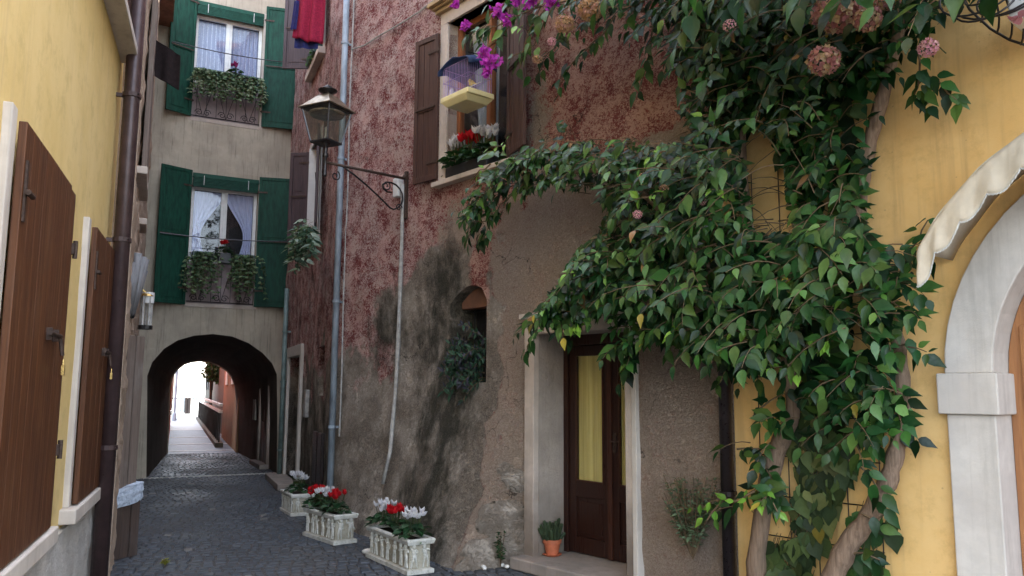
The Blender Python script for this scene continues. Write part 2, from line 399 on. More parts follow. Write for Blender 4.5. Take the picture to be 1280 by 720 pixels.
M['awning'] = stucco('cream_canvas', (.60, .53, .42), (.52, .455, .355), (.30, .25, .18), .35, 160, .3, .002, 2.5, .25)
M['lace'] = None
t = NT('lace'); v = t.vor(26, t.mapp((1, 1, 1.6)), 'F1', .15)
M['lace'] = t.fin(t.mix(t.ramp(v.outputs[0], .2, .5), (.66, .68, .78), (.30, .33, .45)), .9)
t = NT('sheer'); M['sheer'] = t.fin(t.mix(t.ramp(t.noise(8, 4, .5, t.mapp((6, 6, .3))), .3, .7), (.50, .52, .70), (.68, .70, .86)), .9)
t = NT('yellow_curtain'); M['ycurtain'] = t.fin(t.mix(t.ramp(t.noise(4, 4, .5, t.mapp((14, 14, .2))), .3, .7), (.62, .46, .12), (.80, .64, .22)), .9)
t = NT('plastic_wrap'); t.fin(t.mix(t.ramp(t.noise(30, 6), .4, .7), (.55, .62, .72), (.30, .36, .45)), .25, t.bump(t.noise(50, 5), .8, .01)); M['wrap'] = t.m
def settmat():
    t = NT('street_setts'); a = t.attr(); n = t.noise(14, 7, .7); n2 = t.noise(.8, 6, .6)
    c = t.mix(t.ramp(n, .3, .7, 0, .5), a, t.mix(1., a, (.5, .5, .5), 'MULTIPLY'))
    c = t.mix(t.ramp(n2, .45, .7, 0, .6), c, (.10, .095, .09))
    c = t.mix(t.ramp(t.noise(3.5, 8, .75), .55, .75, 0, .6), c, (.028, .028, .028))
    return t.fin(c, t.ramp(n2, .35, .65, .5, .75), t.bump(t.noise(60, 6, .7), .5, .006), spec=.5)
M['sett'] = settmat()
t = NT('street_bed'); b = t.n('ShaderNodeTexBrick'); b.inputs['Scale'].default_value = 3; b.inputs['Mortar Size'].default_value = .02
t.l(t.mapp(), b.inputs[0]); b.inputs[1].default_value = (.085, .08, .078, 1); b.inputs[2].default_value = (.06, .058, .058, 1); b.inputs[3].default_value = (.03, .03, .028, 1)
M['bed'] = t.fin(t.mix(t.ramp(t.noise(3, 8, .7), .4, .7, 0, .5), b.outputs[0], (.11, .10, .09)), .75, t.bump(t.noise(40, 6), .6, .01))
M['band'] = simple('pale_paving', (.30, .29, .28), .6, 0, .2, 4)
t = NT('lake'); M['lake'] = t.fin((.10, .16, .2), .12, t.bump(t.noise(1.2, 6, .6), .4, .05))
M['pebble'] = simple('white_pebble', (.7, .69, .66), .6, 0, .1, 20)
M['trunkdark'] = simple('tree_bark', (.05, .04, .03), .9)
M['tile'] = simple('roof_tile', (.34, .15, .09), .8, 0, .3, 6)
M['parapet'] = simple('pinkish_panel', (.34, .27, .27), .8, 0, .15, 6)

def castmat():
    t = NT('planter_stone'); a = t.attr(); n = t.noise(9, 9, .75); g = t.noise(60, 6, .7)
    c = t.mix(t.ramp(n, .35, .65), (.68, .68, .64), (.50, .50, .45)); c = t.mix(t.ramp(t.noise(22, 8, .8), .52, .68, 0, .75), c, (.16, .17, .11))
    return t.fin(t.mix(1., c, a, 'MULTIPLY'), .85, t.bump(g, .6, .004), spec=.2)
M['planter'] = castmat()

# ------------------------------------------------------------------ the walls' frames, measured on the ground
A1 = gp(346, 591); C12 = gp(412, 644)
PM = wallframe(C12, gp(660, 707))                                   # pink house, main wall, and yellow villa beyond
PA = wallframe(A1, C12)                                             # pink house, alley wall
AD = vpdir(265)                                                     # alley direction
LWB = V((-math.cos(R(20.6)), -math.sin(R(20.6)), 0)) * .85
LW = wallframe(LWB, LWB + AD)                                       # left yellow wall
G0 = gp(183, 598); GF = wallframe(G0, G0 + vpdir(2600))             # grey house over the passage
LS = wallframe(gp(141, 702), GF.M @ V((-.28, 0, 0)))                # left rubble wall
AL = wallframe(V((0, 0, 0)), AD)                                    # the alley: x along it, y to its left
PA_L = (C12 - A1).length

def inside(p, poly):
    x, y = p; c = False; n = len(poly)
    for i in range(n):
        x1, y1 = poly[i]; x2, y2 = poly[(i + 1) % n]
        if (y1 > y) != (y2 > y) and x < (x2 - x1) * (y - y1) / (y2 - y1) + x1: c = not c
    return c
def segdist(p, a, b):
    ax, ay = a; bx, by = b; dx, dy = bx - ax, by - ay; L = dx * dx + dy * dy
    t = 0 if L == 0 else max(0, min(1, ((p[0] - ax) * dx + (p[1] - ay) * dy) / L))
    return math.hypot(p[0] - ax - dx * t, p[1] - ay - dy * t)
def fbm(x, y, z=0, o=5): return noise.fractal(V((x, y, z)), 1.0, 2.0, o)   # about -1..1
def sstep(a, b, x): t = max(0, min(1, (x - a) / (b - a))); return t * t * (3 - 2 * t)

def wallsheet(F, x0, x1, z0, z1, holes, step=.12, amp=.012, thick=.35, disp=None, mask=None, nscale=1.6, reveal=None, fine=None, dense=None):
    """one solid wall: a finely gridded front face with openings, their reveals, and the wall's thickness"""
    outer = [(x0, z0), (x1, z0), (x1, z1), (x0, z1)]
    pts = []; edges = []
    def loop(poly, st):
        b = len(pts); res = []
        for i in range(len(poly)):
            a, c = poly[i], poly[(i + 1) % len(poly)]; n = max(1, int(math.hypot(c[0] - a[0], c[1] - a[1]) / st))
            for k in range(n): res.append((a[0] + (c[0] - a[0]) * k / n, a[1] + (c[1] - a[1]) * k / n))
        pts.extend(res); m = len(res)
        for i in range(m): edges.append((b + i, b + (i + 1) % m))
        return res
    loop(outer, step); loops = [loop(h, min(step, .1)) for h in holes]
    allp = [outer] + holes
    zf = fine or z1
    z = z0 + step * .5; r = 0
    while z < z1:
        st = step if z < zf else step * 4
        x = x0 + (st * .5 if r % 2 else st * .9)
        while x < x1 - st * .3:
            p = (x + random.uniform(-.15, .15) * st, z)
            if dense and inside(p, dense): x += st; continue
            if not any(inside(p, h) for h in holes) and all(min(segdist(p, q[i], q[(i + 1) % len(q)]) for i in range(len(q))) > st * .4 for q in allp):
                pts.append(p)
            x += st
        z += st * .9; r += 1
    if dense:
        z = dense[0][1]
        while z < dense[2][1]:
            x = dense[0][0]
            while x < dense[2][0]:
                p = (x + random.uniform(-.006, .006), z + random.uniform(-.006, .006)); x += .024
                if all(min(segdist(p, q[i], q[(i + 1) % len(q)]) for i in range(len(q))) > .02 for q in allp): pts.append(p)
            z += .022
    vs_, es_, fs_, _, _, _ = geometry.delaunay_2d_cdt([V(p) for p in pts], edges, [], 0, 1e-5)
    mb = MB(F); vv = []
    for p in vs_:
        d = min([min(segdist(p, q[i], q[(i + 1) % len(q)]) for i in range(len(q))) for q in holes] + [segdist(p, outer[i], outer[(i + 1) % 4]) for i in (1, 2, 3)])
        fade = sstep(0, .12, d)
        h = fbm(p[0] * nscale, p[1] * nscale, 3.3) * amp + fbm(p[0] * nscale * 5, p[1] * nscale * 5, 8.1, 3) * amp * .35
        if disp: h += disp(p[0], p[1])
        vv.append((p[0], -h * fade, p[1]))
    ff = []
    for f in fs_:
        c = (sum(vs_[i][0] for i in f) / 3, sum(vs_[i][1] for i in f) / 3)
        if not any(inside(c, h) for h in holes):
            ff.append(f)
    mb.add(vv, ff)
    if mask: mb.c = [mask(p[0], p[1]) for p in vs_]
    for hi, L in enumerate(loops):
        dd = reveal[hi] if reveal else thick
        n = len(L); a = sum(L[i][0] * L[(i + 1) % n][1] - L[(i + 1) % n][0] * L[i][1] for i in range(n))
        if a < 0: L = L[::-1]
        mb.cur = mask(*L[0]) if mask else None
        b = len(mb.v)
        mb.add([(p[0], 0, p[1]) for p in L] + [(p[0], dd, p[1]) for p in L], [(i, (i + 1) % n, (i + 1) % n + n, i + n) for i in range(n)])
        if mask:
            for i, p in enumerate(L): mb.c[b + i] = mb.c[b + i + n] = mask(*p)
    mb.cur = mask(x0, z1) if mask else None
    mb.add([(x0, 0, z0), (x0, thick, z0), (x0, thick, z1), (x0, 0, z1), (x1, 0, z0), (x1, thick, z0), (x1, thick, z1), (x1, 0, z1)],
           [(0, 3, 2, 1), (4, 5, 6, 7), (3, 7, 6, 2)])
    return mb
def rect(x0, z0, x1, z1): return [(x0, z0), (x1, z0), (x1, z1), (x0, z1)]
def archpoly(x0, z0, x1, zs, rise, n=14):
    c, r = (x0 + x1) / 2, (x1 - x0) / 2
    return [(x0, z0), (x1, z0)] + [(c + r * math.cos(math.pi * k / n), zs + rise * math.sin(math.pi * k / n)) for k in range(n + 1)]
def structure(mb, name, m, smooth=False): return solo(mb, name, m, None, None, kind='structure', smooth=smooth)

# ------------------------------------------------------------------ ground
g = MB(); g.box((-1500, -60, -.6), (1500, 46, -.012)); structure(g, 'ground', M['bed'])
g = MB(); g.box((-2500, 46, -1.5), (2500, 4500, -.5)); structure(g, 'lake', M['lake'])
# the street: every sett a small stone of its own relief, one sheet
g = MB(AL); a_ = 2.6; row = 0
while a_ < 21.5:
    rl = (.135 if a_ < 15 else .17) + random.uniform(-.012, .012); y_ = (-5.2 if a_ < 13 else -2.2) + (row % 2) * .06
    while y_ < (1.4 if a_ < 15 else 2.4):
        wd = random.uniform(.085, .125)
        yc = y_ + wd / 2; bow = .05 * math.sin(yc * 1.9 + .4) + .35 * math.exp(-((yc + 1.2) / 1.4) ** 2) * 0
        x0 = a_ + bow; x1 = x0 + rl - .012; ya, yb = y_, y_ + wd - .011
        base = fbm(a_ * .8, yc * .8, 0, 3) * .008 - .001
        h = [base + random.uniform(-.003, .003) for _ in range(4)]
        j = lambda: random.uniform(-.007, .007)
        k = random.uniform(.8, 1.4); tt = random.random(); cc = (.052 * k, (.060 + .004 * tt) * k, (.072 + .010 * tt) * k)
        if random.random() < .012: cc = (.19, .18, .17)
        g.cur = cc; i_ = .010
        P = [(x0 + i_ + j(), ya + i_ + j(), h[0]), (x1 - i_ + j(), ya + i_ + j(), h[1]), (x1 - i_ + j(), yb - i_ + j(), h[2]), (x0 + i_ + j(), yb - i_ + j(), h[3])]
        Q = [(x0, ya, -.03), (x1, ya, -.03), (x1, yb, -.03), (x0, yb, -.03)]
        g.add(P + Q, [(0, 1, 2, 3), (4, 5, 1, 0), (5, 6, 2, 1), (6, 7, 3, 2), (7, 4, 0, 3)])
        y_ += wd
    a_ += rl; row += 1
structure(g, 'street', M['sett'])
# paving beyond the passage with pale cross bands
g = MB(AL); g.box((21.4, -4, -.011), (48, 3.0, 0)); structure(g, 'pavement', M['farpave'])
g = MB(AL)
for py in (524.5, 536, 546.5, 555, 563.5):
    p = AL.I @ gp(250, py); g.box((p.x - .12, -3.2, -.01), (p.x + .12, 1.6, .006))
g.box((33, -3.2, -.01), (47.5, 3, .005))
structure(g, 'paving_bands', M['band'])
g = MB(GF)
for k in range(28): g.box((-.02 + k * .082, -.03, 0), (.03 + k * .082, .02, .012))
g.box((-.05, -.05, -.01), (2.26, .04, .004))
solo(g, 'drain_channel', M['cast'], 'narrow dotted pale drain strip crossing the street under the passage arch', 'drain')

# ------------------------------------------------------------------ helpers for windows and shutters
def shutter(house, F, hinge, z0, z1, width, yaw, side, mat, kind='planks', name='shutter', rail=.5, d=0, t=.035, hingebits=True, edge=.055, label=None):
    """leaf hinged at x=hinge, extending to side (+1 right, -1 left), swung by yaw out of the wall"""
    S = F.sub((hinge, -d, 0), -yaw if side > 0 else yaw)
    s = side; b = MB(S)
    X = lambda a, c: (min(a * s, c * s), max(a * s, c * s))
    def bx(xa, xb, za, zb, ya, yb): q = X(xa, xb); b.box((q[0], ya, za), (q[1], yb, zb))
    zr = z0 + (z1 - z0) * rail
    bx(0, edge, z0, z1, -t, 0); bx(width - edge, width, z0, z1, -t, 0)
    for za, zb in ((z0, z0 + edge * 1.2), (zr - edge * .6, zr + edge * .6), (z1 - edge * 1.1, z1)): bx(edge, width - edge, za, zb, -t + .001, -.001)
    o = part(b, name, mat, house, bevel=.004, label=label)
    b = MB(S)
    for za, zb in ((z0 + edge * 1.2, zr - edge * .6), (zr + edge * .6, z1 - edge * 1.1)):
        if kind == 'planks':
            n = max(2, int((width - 2 * edge) / .075)); w_ = (width - 2 * edge) / n
            for i in range(n): bx(edge + i * w_ + .003, edge + (i + 1) * w_ - .003, za, zb, -t + .012 + .002 * (i % 2), -.006)
            bx(edge, width - edge, za, zb, -.006, -.003)
        else:
            bx(edge, width - edge, za, zb, -t + .014, -.005)
            bx(edge + .045, width - edge - .045, za + .05, zb - .05, -t + .006, -t + .0145)
    part(b, 'panel', mat, o, bevel=.003)
    if hingebits:
        b = MB(S)
        for zz in (z0 + (z1 - z0) * .12, z1 - (z1 - z0) * .12):
            b = MB(S); bx(-.03, .16, zz - .015, zz + .015, -t - .006, -t + .001)
            b.tube([(0, -t * .5 - .01, zz - .03), (0, -t * .5 - .01, zz + .03)], .011, 6); part(b, 'hinge', M['rust'], o)
        b = MB(S); bx(.03, width - .03, zr - .01, zr + .01, -t - .012, -t - .001)
        part(b, 'bar', M['rust'], o)
    return o
def leafwidth(F, hinge, z, yaw, side, px):
    best = None
    for k in range(10, 160):
        w_ = k * .01; p = F.M @ V((hinge + side * w_ * math.cos(yaw), -w_ * math.sin(yaw), z))
        q = CAM.inverted() @ p; x = 640 + q.x / -q.z * FPX
        if best is None or abs(x - px) < best[0]: best = (abs(x - px), w_)
    return best[1]
def casement(house, F, x0, x1, z0, z1, d, mat, leaves=2, curtain=None, cm=None, frame=.05, dark=True):
    b = MB(F); f_ = frame
    b.box((x0, d - .03, z0), (x0 + f_, d + .03, z1)); b.box((x1 - f_, d - .03, z0), (x1, d + .03, z1))
    b.box((x0 + f_, d - .029, z0), (x1 - f_, d + .029, z0 + f_)); b.box((x0 + f_, d - .029, z1 - f_), (x1 - f_, d + .029, z1))
    if leaves == 2:
        c = (x0 + x1) / 2; b.box((c - f_ * .95, d - .042, z0 + f_), (c + f_ * .95, d + .02, z1 - f_)); b.box((c - .012, d - .055, z0 + f_), (c + .012, d - .04, z1 - f_))
    o = part(b, 'window', mat, house, bevel=.006)
    b = MB(F); b.box((x0 + f_, d - .004, z0 + f_), (x1 - f_, d + .004, z1 - f_)); part(b, 'pane', M['glass'], o)
    if dark:
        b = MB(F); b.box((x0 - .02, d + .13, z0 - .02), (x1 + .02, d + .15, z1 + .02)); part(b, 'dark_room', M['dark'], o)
    if curtain: curtain(o, x0 + f_, x1 - f_, z0 + f_, z1 - f_, d + .06, cm)
    return o
def cloth_strip(mb, top, bot, amp=.012, waves=6, n=40, rows=10, ph=0):
    """hanging cloth between functions of t in 0..1 (top(t), bot(t) -> (x, z)), gathered in folds of depth amp"""
    x = []; fs = []
    for r in range(rows + 1):
        v = r / rows
        for i in range(n + 1):
            t = i / n; a = top(t); b_ = bot(t)
            y = amp * math.sin(waves * 2 * math.pi * t + ph + .5 * math.sin(v * 3 + t * 9))
            x.append((a[0] + (b_[0] - a[0]) * v, mb_d + y, a[1] + (b_[1] - a[1]) * v))
    for r in range(rows):
        for i in range(n):
            k = r * (n + 1) + i; fs.append((k, k + 1, k + n + 2, k + n + 1))
    mb.add(x, fs)
mb_d = 0
def lace_curtain(o, x0, x1, z0, z1, d, cm):
    global mb_d; mb_d = d; c = (x0 + x1) / 2
    for a, e in ((x0, c - .03), (c + .03, x1)):
        b = MB(o_frame); cloth_strip(b, lambda t: (a + (e - a) * t, z1), lambda t: (a + (e - a) * t, z0), .008, 7)
        part(b, 'curtain', cm, o, smooth=True)
def tied_curtain(o, x0, x1, z0, z1, d, cm):
    global mb_d; mb_d = d; c = (x0 + x1) / 2; H = z1 - z0
    for sgn, a, e in ((1, x0, c - .02), (-1, x1, c + .02)):
        b = MB(o_frame); W = abs(e - a)
        def edge(v):     # width left at height v (0 top)
            return W * (1 - .70 * sstep(0, .62, v) + .16 * sstep(.66, 1, v))
        n = 30; rows = 18; x = []; fs = []
        for r in range(rows + 1):
            v = r / rows; w_ = edge(v)
            for i in range(n + 1):
                t_ = i / n; x.append((a + sgn * w_ * t_, d + .014 * math.sin(t_ * 30 + v * 2), z1 - H * v))
        for r in range(rows):
            for i in range(n): k = r * (n + 1) + i; fs.append((k, k + 1, k + n + 2, k + n + 1))
        b.add(x, fs); part(b, 'curtain', cm, o, smooth=True)
def spiral(c, r, turns, a0, sgn, n=18, y=0):
    return [(c[0] + r * (1 - .8 * k / n) * math.cos(a0 + sgn * turns * 2 * math.pi * k / n), y, c[1] + r * (1 - .8 * k / n) * math.sin(a0 + sgn * turns * 2 * math.pi * k / n)) for k in range(n + 1)]

# ------------------------------------------------------------------ grey house over the passage
gh = thing('grey_house', 'tall grey plaster house with green shutters standing over the vaulted passage', 'house', GF)
near = [(183, 598), (183.5, 540), (184, 500), (184, 470), (190, 453), (205, 436), (222, 425.5), (243, 419.5), (266, 417.5), (290, 420.5), (311, 429), (328, 441), (340, 454), (346, 468), (346.5, 500), (346.5, 540), (346, 591)]
far = [(209, 568), (210.5, 530), (211.5, 500), (212.5, 484), (215, 472), (221, 463), (230, 456), (240, 453), (250, 452), (261, 453), (272, 457), (282, 463.5), (289, 472), (293, 482), (295, 500), (295, 530), (294.5, 563)]
DF = 5.9
nearP = [GF.hit(*p) for p in near]; farP = [GF.hit(*p, DF) for p in far]
nearP[0] = (nearP[0][0], -.03); nearP[-1] = (nearP[-1][0], -.03); farP[0] = (farP[0][0], -.03); farP[-1] = (farP[-1][0], -.03)
def grect(a, b, c, d_): # corners in the picture -> a rectangle on the wall
    p = [GF.hit(*q) for q in (a, b, c, d_)]; xs = sorted(q[0] for q in p); zs = sorted(q[1] for q in p)
    return rect((xs[0] + xs[1]) / 2, (zs[0] + zs[1]) / 2, (xs[2] + xs[3]) / 2, (zs[2] + zs[3]) / 2)
wU = grect((235, 145), (326, 159), (250, 5), (328, 18)); wL = grect((232, 378), (318, 383), (241, 217), (322, 228))
dW = .16
wb = wallsheet(GF, -.9, 3.4, -.03, 11.5, [nearP[::1], wU, wL], .14, .02, .3, reveal=[.001, .28, .28])
part(wb, 'wall', M['grey'], gh, smooth=False, own=GF)
b = MB(GF); n = len(nearP)         # the vault, with a lower rib a little way in
secs = [(0, nearP)]
L_ = [(p[0] + (q[0] - p[0]) * .15, p[1] + (q[1] - p[1]) * .15) for p, q in zip(nearP, farP)]
L2 = [((p[0] - 1.1) * .93 + 1.1, p[1] * .95 if p[1] > 0 else p[1]) for p in L_]
pass
L3 = [(p[0] + (q[0] - p[0]) * .24, p[1] + (q[1] - p[1]) * .24) for p, q in zip(nearP, farP)]
secs += [(DF, farP)]
x = []; fs = []
sub = []
for i, (d_, P) in enumerate(secs):
    sub.append((d_, P))
    if i < len(secs) - 1 and secs[i + 1][0] - d_ > .6:
        m_ = int((secs[i + 1][0] - d_) / .3)
        for k in range(1, m_):
            f_ = k / m_; sub.append((d_ + (secs[i + 1][0] - d_) * f_, [(p[0] + (q[0] - p[0]) * f_ + .02 * fbm(k, j * .7, 1), p[1] + (q[1] - p[1]) * f_ + (.02 * fbm(k, j * .7, 5) if 0 < j < n - 1 else 0)) for j, (p, q) in enumerate(zip(P, secs[i + 1][1]))]))
for d_, P in sub: x += [(p[0], d_, p[1]) for p in P]
for r in range(len(sub) - 1):
    for i in range(n - 1): k = r * n + i; fs.append((k, k + 1, k + n + 1, k + n))
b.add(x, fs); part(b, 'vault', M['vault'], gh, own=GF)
b = MB(GF)
b.box((-2.5, .31, -.03), (-.75, DF, 11.3)); b.box((3.0, .31, -.03), (6.2, DF, 11.3)); b.box((-.75, .31, 2.85), (3.0, DF, 11.3))
FL = farP  # rear wall around the far arch
b.ring([(-.75, -.03)] + [(-.75, p[1]) for p in FL[1:4]] + [(-.75 + 3.75 * k / 9, 2.86) for k in range(n - 8)] + [(3.0, p[1]) for p in FL[-4:-1]] + [(3.0, -.03)], FL, DF - .25, DF + .02)
part(b, 'body', M['grey'], gh, own=GF)
b = MB(GF); b.box((-2.6, -.35, 11.5), (6.3, DF + .3, 11.65)); part(b, 'roof', M['tile'], gh)

for (rc, kind) in ((wU, 'lace'), (wL, 'tied')):
    x0, z0, x1, z1 = rc[0][0], rc[0][1], rc[2][0], rc[2][1]
    zf = z0 + .02
    o_frame = GF
    b = MB(GF)      # painted stone surround, flat band
    b.box((x0 - .07, -.012, z0 - .06), (x0, .02, z1 + .05)); b.box((x1, -.012, z0 - .06), (x1 + .06, .02, z1 + .05)); b.box((x0, -.015, z0 - .07), (x1, .03, z0))
    part(b, 'window_surround', M['jamb'], gh, bevel=.004)
    zg = z0 + (z1 - z0) * .32
    b = MB(GF); b.box((x0, .12, z0), (x1, .2, zg)); part(b, 'parapet', M['parapet'], gh)
    cw = casement(gh, GF, x0, x1, zg, z1 - .2, dW, M['white'], 2, lace_curtain if kind == 'lace' else tied_curtain, M['lace'] if kind == 'lace' else M['sheer'], .06)
    b = MB(GF)
    for k in range(9): b.box((x0 + .01, -.05 + .003 * k, z1 - .235 + k * .026), (x1 - .01, -.015 + .003 * k, z1 - .217 + k * .026))
    b.box((x0, -.03, z1 - .05), (x1, .03, z1 + .03)); part(b, 'blind', M['greenblind'], gh, bevel=.002)
    for xx in (x0 + .2, x1 - .2): b = MB(GF); b.tube([(xx, -.06, z1 - .2), (xx, -.06, z1 - .02)], .006, 5); part(b, 'blind_cord', M['white'], gh)
    # wrought-iron guard: bars meeting in points, scrolls along the foot
    b = MB(GF); yy = -.02; zt = zg + .03; W = x1 - x0
    b.tube([(x0, yy, zt), (x1, yy, zt)], .010); b.tube([(x0, yy, z0 + .03), (x1, yy, z0 + .03)], .010)
    for k in range(7): xx = x0 + W * (k + .5) / 7; b.tube([(xx, yy, z0 + .03), (xx, yy, zt)], .005, 5)
    for k in range(3):
        xc = x0 + W * (k + .5) / 3
        b.tube([(xc - W / 6, yy - .006, zt), (xc - .01, yy - .006, z0 + .05)], .005, 5); b.tube([(xc + W / 6, yy - .006, zt), (xc + .01, yy - .006, z0 + .05)], .005, 5)
        for s_ in (-1, 1): b.tube(spiral((xc + s_ * .075, z0 + .105), .07, 1.4, math.pi / 2 * (1 - s_) + math.pi / 2 * s_ * 0, s_, 18, yy - .004), .007, 5)
    part(b, 'window_guard', M['iron'], gh)

def zpx(F, px, py, d=0): return F.hit(px, py, d)[1]
ya = R(24)
for (hx, side, px_out, zb, zt, yaw, lab) in (
        (wU[0][0] - .01, -1, 206, zpx(GF, 240, 146), zpx(GF, 248, -14), R(24), 'upper left green shutter swung half open'),
        (wU[1][0] + .04, 1, 371, zpx(GF, 333, 160), zpx(GF, 333, 9), R(12), None),
        (wL[0][0] - .02, -1, 191, zpx(GF, 234, 381), zpx(GF, 239, 213), R(22), None),
        (wL[1][0] + .01, 1, 361, zpx(GF, 323, 384), zpx(GF, 325, 222), R(14), None)):
    shutter(gh, GF, hx, zb, zt, leafwidth(GF, hx, zb, yaw, side, px_out), yaw, side, M['green'], 'flat', d=.02, rail=.5)
# grey-green downpipe in the corner, standing just clear of the wall
bx_ = PA.hit(353, 500, -.1)[0]
dp = MB(PA); dp.tube([(bx_, -.1, .02), (bx_, -.1, 3.4)], .042, 10)
dpo = part(dp, 'downpipe', M['pipe_green'], gh, smooth=True)
for zz in (.5, 1.7, 2.6):
    b = MB(PA); b.tube([(bx_, -.1, zz), (bx_, -.1, zz + .03)], .054, 10); b.box((bx_ - .012, -.1, zz), (bx_ + .012, .01, zz + .03)); part(b, 'bracket', M['pipe_green'], dpo)
# doorway inside the passage on its right side, and a low step before it
tr0 = GF.M @ V((nearP[-1][0], .05, 0)); tr1 = GF.M @ V((farP[-1][0], DF, 0))
TR = wallframe(tr1, tr0); LT = (tr0 - tr1).length
b = MB(TR)
b.box((LT - 2.05, -.07, 0), (LT - 1.9, .05, 1.95)); b.box((LT - .95, -.07, 0), (LT - .8, .05, 1.95)); b.box((LT - 2.05, -.071, 1.8), (LT - .8, .05, 1.96))
po = part(b, 'passage_door', M['jamb'], gh, bevel=.006)
b = MB(TR); b.box((LT - 1.9, -.03, 0), (LT - .95, .04, 1.8)); b.box((LT - 1.45, -.04, .05), (LT - 1.40, -.03, 1.78)); part(b, 'door_leaf', M['door'], po)
b = MB(TR); b.box((LT - 2.1, -.2, 0), (LT - .75, -.03, .09)); part(b, 'threshold', M['paver'], po, bevel=.01)
b = MB(TR); b.box((LT - 2.9, -.06, .9), (LT - 2.55, -.005, 1.35)); part(b, 'letter_box', M['cast'], gh, bevel=.01)

# ------------------------------------------------------------------ pink house
ph = thing('pink_house', 'old peeling pink roughcast house with brown shutters on the right of the alley', 'house', PM)
H1 = 10.5
wx0, wz0, wx1, wz1 = 2.42, 3.88, 3.50, 5.72
win = rect(wx0, wz0, wx1, wz1)
na = PM.hit(574, 462); nb = PM.hit(603, 462); nt_ = PM.hit(590, 359)
nx0, nx1 = PM.hit(566, 430)[0], PM.hit(608, 430)[0]; nz0, nz1 = PM.hit(588, 478)[1], PM.hit(588, 377)[1]
niche = [(nx0, nz0), (nx1, nz0), (nx1, nz1)] + [(nx1 - (nx1 - nx0 + .06) * k / 8, nz1 + .17 * math.sin(math.pi * (.15 + .85 * k / 8) if k < 8 else 0) + .0) for k in range(1, 8)] + [(nx0 - .06, nz1)]
dx0, dx1, dz1 = 3.90, 5.03, 2.12
door = rect(dx0, .1, dx1, dz1)
STN = []                      # where the plaster has fallen off the rubble at the foot, as (x, z, half width, half height, bulge, tilt)
for (x_, y_, rx, rz) in ((606, 650, .12, .13), (641, 652, .09, .11), (614, 690, .17, .10), (650, 692, .08, .09), (600, 722, .16, .09), (640, 726, .13, .09), (632, 600, .07, .13)):
    dp_ = -.3
    for _ in range(8):
        q = PM.p3(x_, y_, dp_); k_ = max(0, 1 - max(q.z, 0) / 2.4) ** 2.3; dp_ = -(.64 * k_)
    STN.append((min(q.x, 3.68), q.z, rx, rz, .10 if rz < .12 else .07, random.uniform(-.4, .4)))
def stonef(x, z):
    best = 0; bh = 0
    for (a, b_, rx, rz, h, tl) in STN:
        u = (x - a) * math.cos(tl) + (z - b_) * math.sin(tl); v_ = -(x - a) * math.sin(tl) + (z - b_) * math.cos(tl)
        u += .05 * fbm(x * 6, z * 6, a, 3); v_ += .05 * fbm(x * 6, z * 6, b_ + 9, 3)
        r_ = (abs(u / rx) ** 3 + abs(v_ / rz) ** 3)
        if r_ < 1: f = (1 - r_) ** .5; best = max(best, f); bh = max(bh, h * (f + .28 * fbm(x * 9, z * 9, a * 3, 5)))
    return best, bh
def pinkmask(x, z):
    n1 = fbm(x * .9, z * .9, 1, 5); n2 = fbm(x * 2.6, z * 2.6, 7, 4)
    # line above which the red coat survives: lower near the corner at the left
    line = 1.75 + .55 * sstep(0, 1.6, x) + .9 * sstep(1.5, 2.6, x)
    red = sstep(line - .55, line + .75, z + n1 * .8 + n2 * .3)
    red = max(red, .9 * math.exp(-((x - 3.05 - (z - 3) * .12) / .22) ** 2) * sstep(1.9, 2.4, z) * (1 - sstep(3.9, 4.2, z)))   # a red strip right of the niche
    dark = .62 * math.exp(-((x - 2.55) / .65) ** 2 - ((z - 1.2) / 1.5) ** 2) + .5 * math.exp(-((x - 1.15) / .5) ** 2 - ((z - 2.35) / .6) ** 2) \
        + .42 * math.exp(-((x - 2.4) / .5) ** 2 - ((z - 2.9) / .45) ** 2) + .45 * math.exp(-((x - .35) / .3) ** 2 - ((z - 1.5) / 1.2) ** 2) * 0 + .35 * (1 - sstep(0, .9, z)) + n2 * .2
    dark += .25 * math.exp(-((x - 1.9) / .9) ** 2 - ((z - 2.1) / .8) ** 2)
    beige = sstep(3.2, 3.55, x + n2 * .3) * (1 - sstep(3.45, 3.85, z + n2 * .35))
    beige = max(beige, .8 * math.exp(-((x - 2.75) / .6) ** 2 - ((z - 3.35) / .35) ** 2), .6 * math.exp(-((x - 3.9) / .3) ** 2 - ((z - 4.2) / .7) ** 2))
    red = max(red, beige)
    if x > 3.1: dark *= 1 - sstep(3.1, 3.6, x)
    if x > 2.6 and z < 1.8 and x < 3.8:
        st_ = stonef(x, z)[0]
        if st_ > .25: return (0, 0, 1.9)
        if st_ > 0: return (0, .8, 0)
        dark += .1
    return (red, max(0, dark), beige)
def batter(x, z):             # the old wall thickens towards its foot
    k = max(0, 1 - z / 2.4) ** 2.3
    return (.30 + .32 * sstep(1.8, 2.9, x) + .10 * fbm(x * 1.1, z * 1.1, 4, 4)) * k * sstep(-.15, .9, x) * (1 - sstep(3.52, 3.77, x + .05 * fbm(x, z * 2.5, 9, 3)))
def pinkdisp(x, z):
    h = stonef(x, z)[1] if (x > 2.6 and z < 1.8 and x < 3.8) else 0
    return .04 * fbm(x * .5, z * .5, 2, 2) + batter(x, z) + h

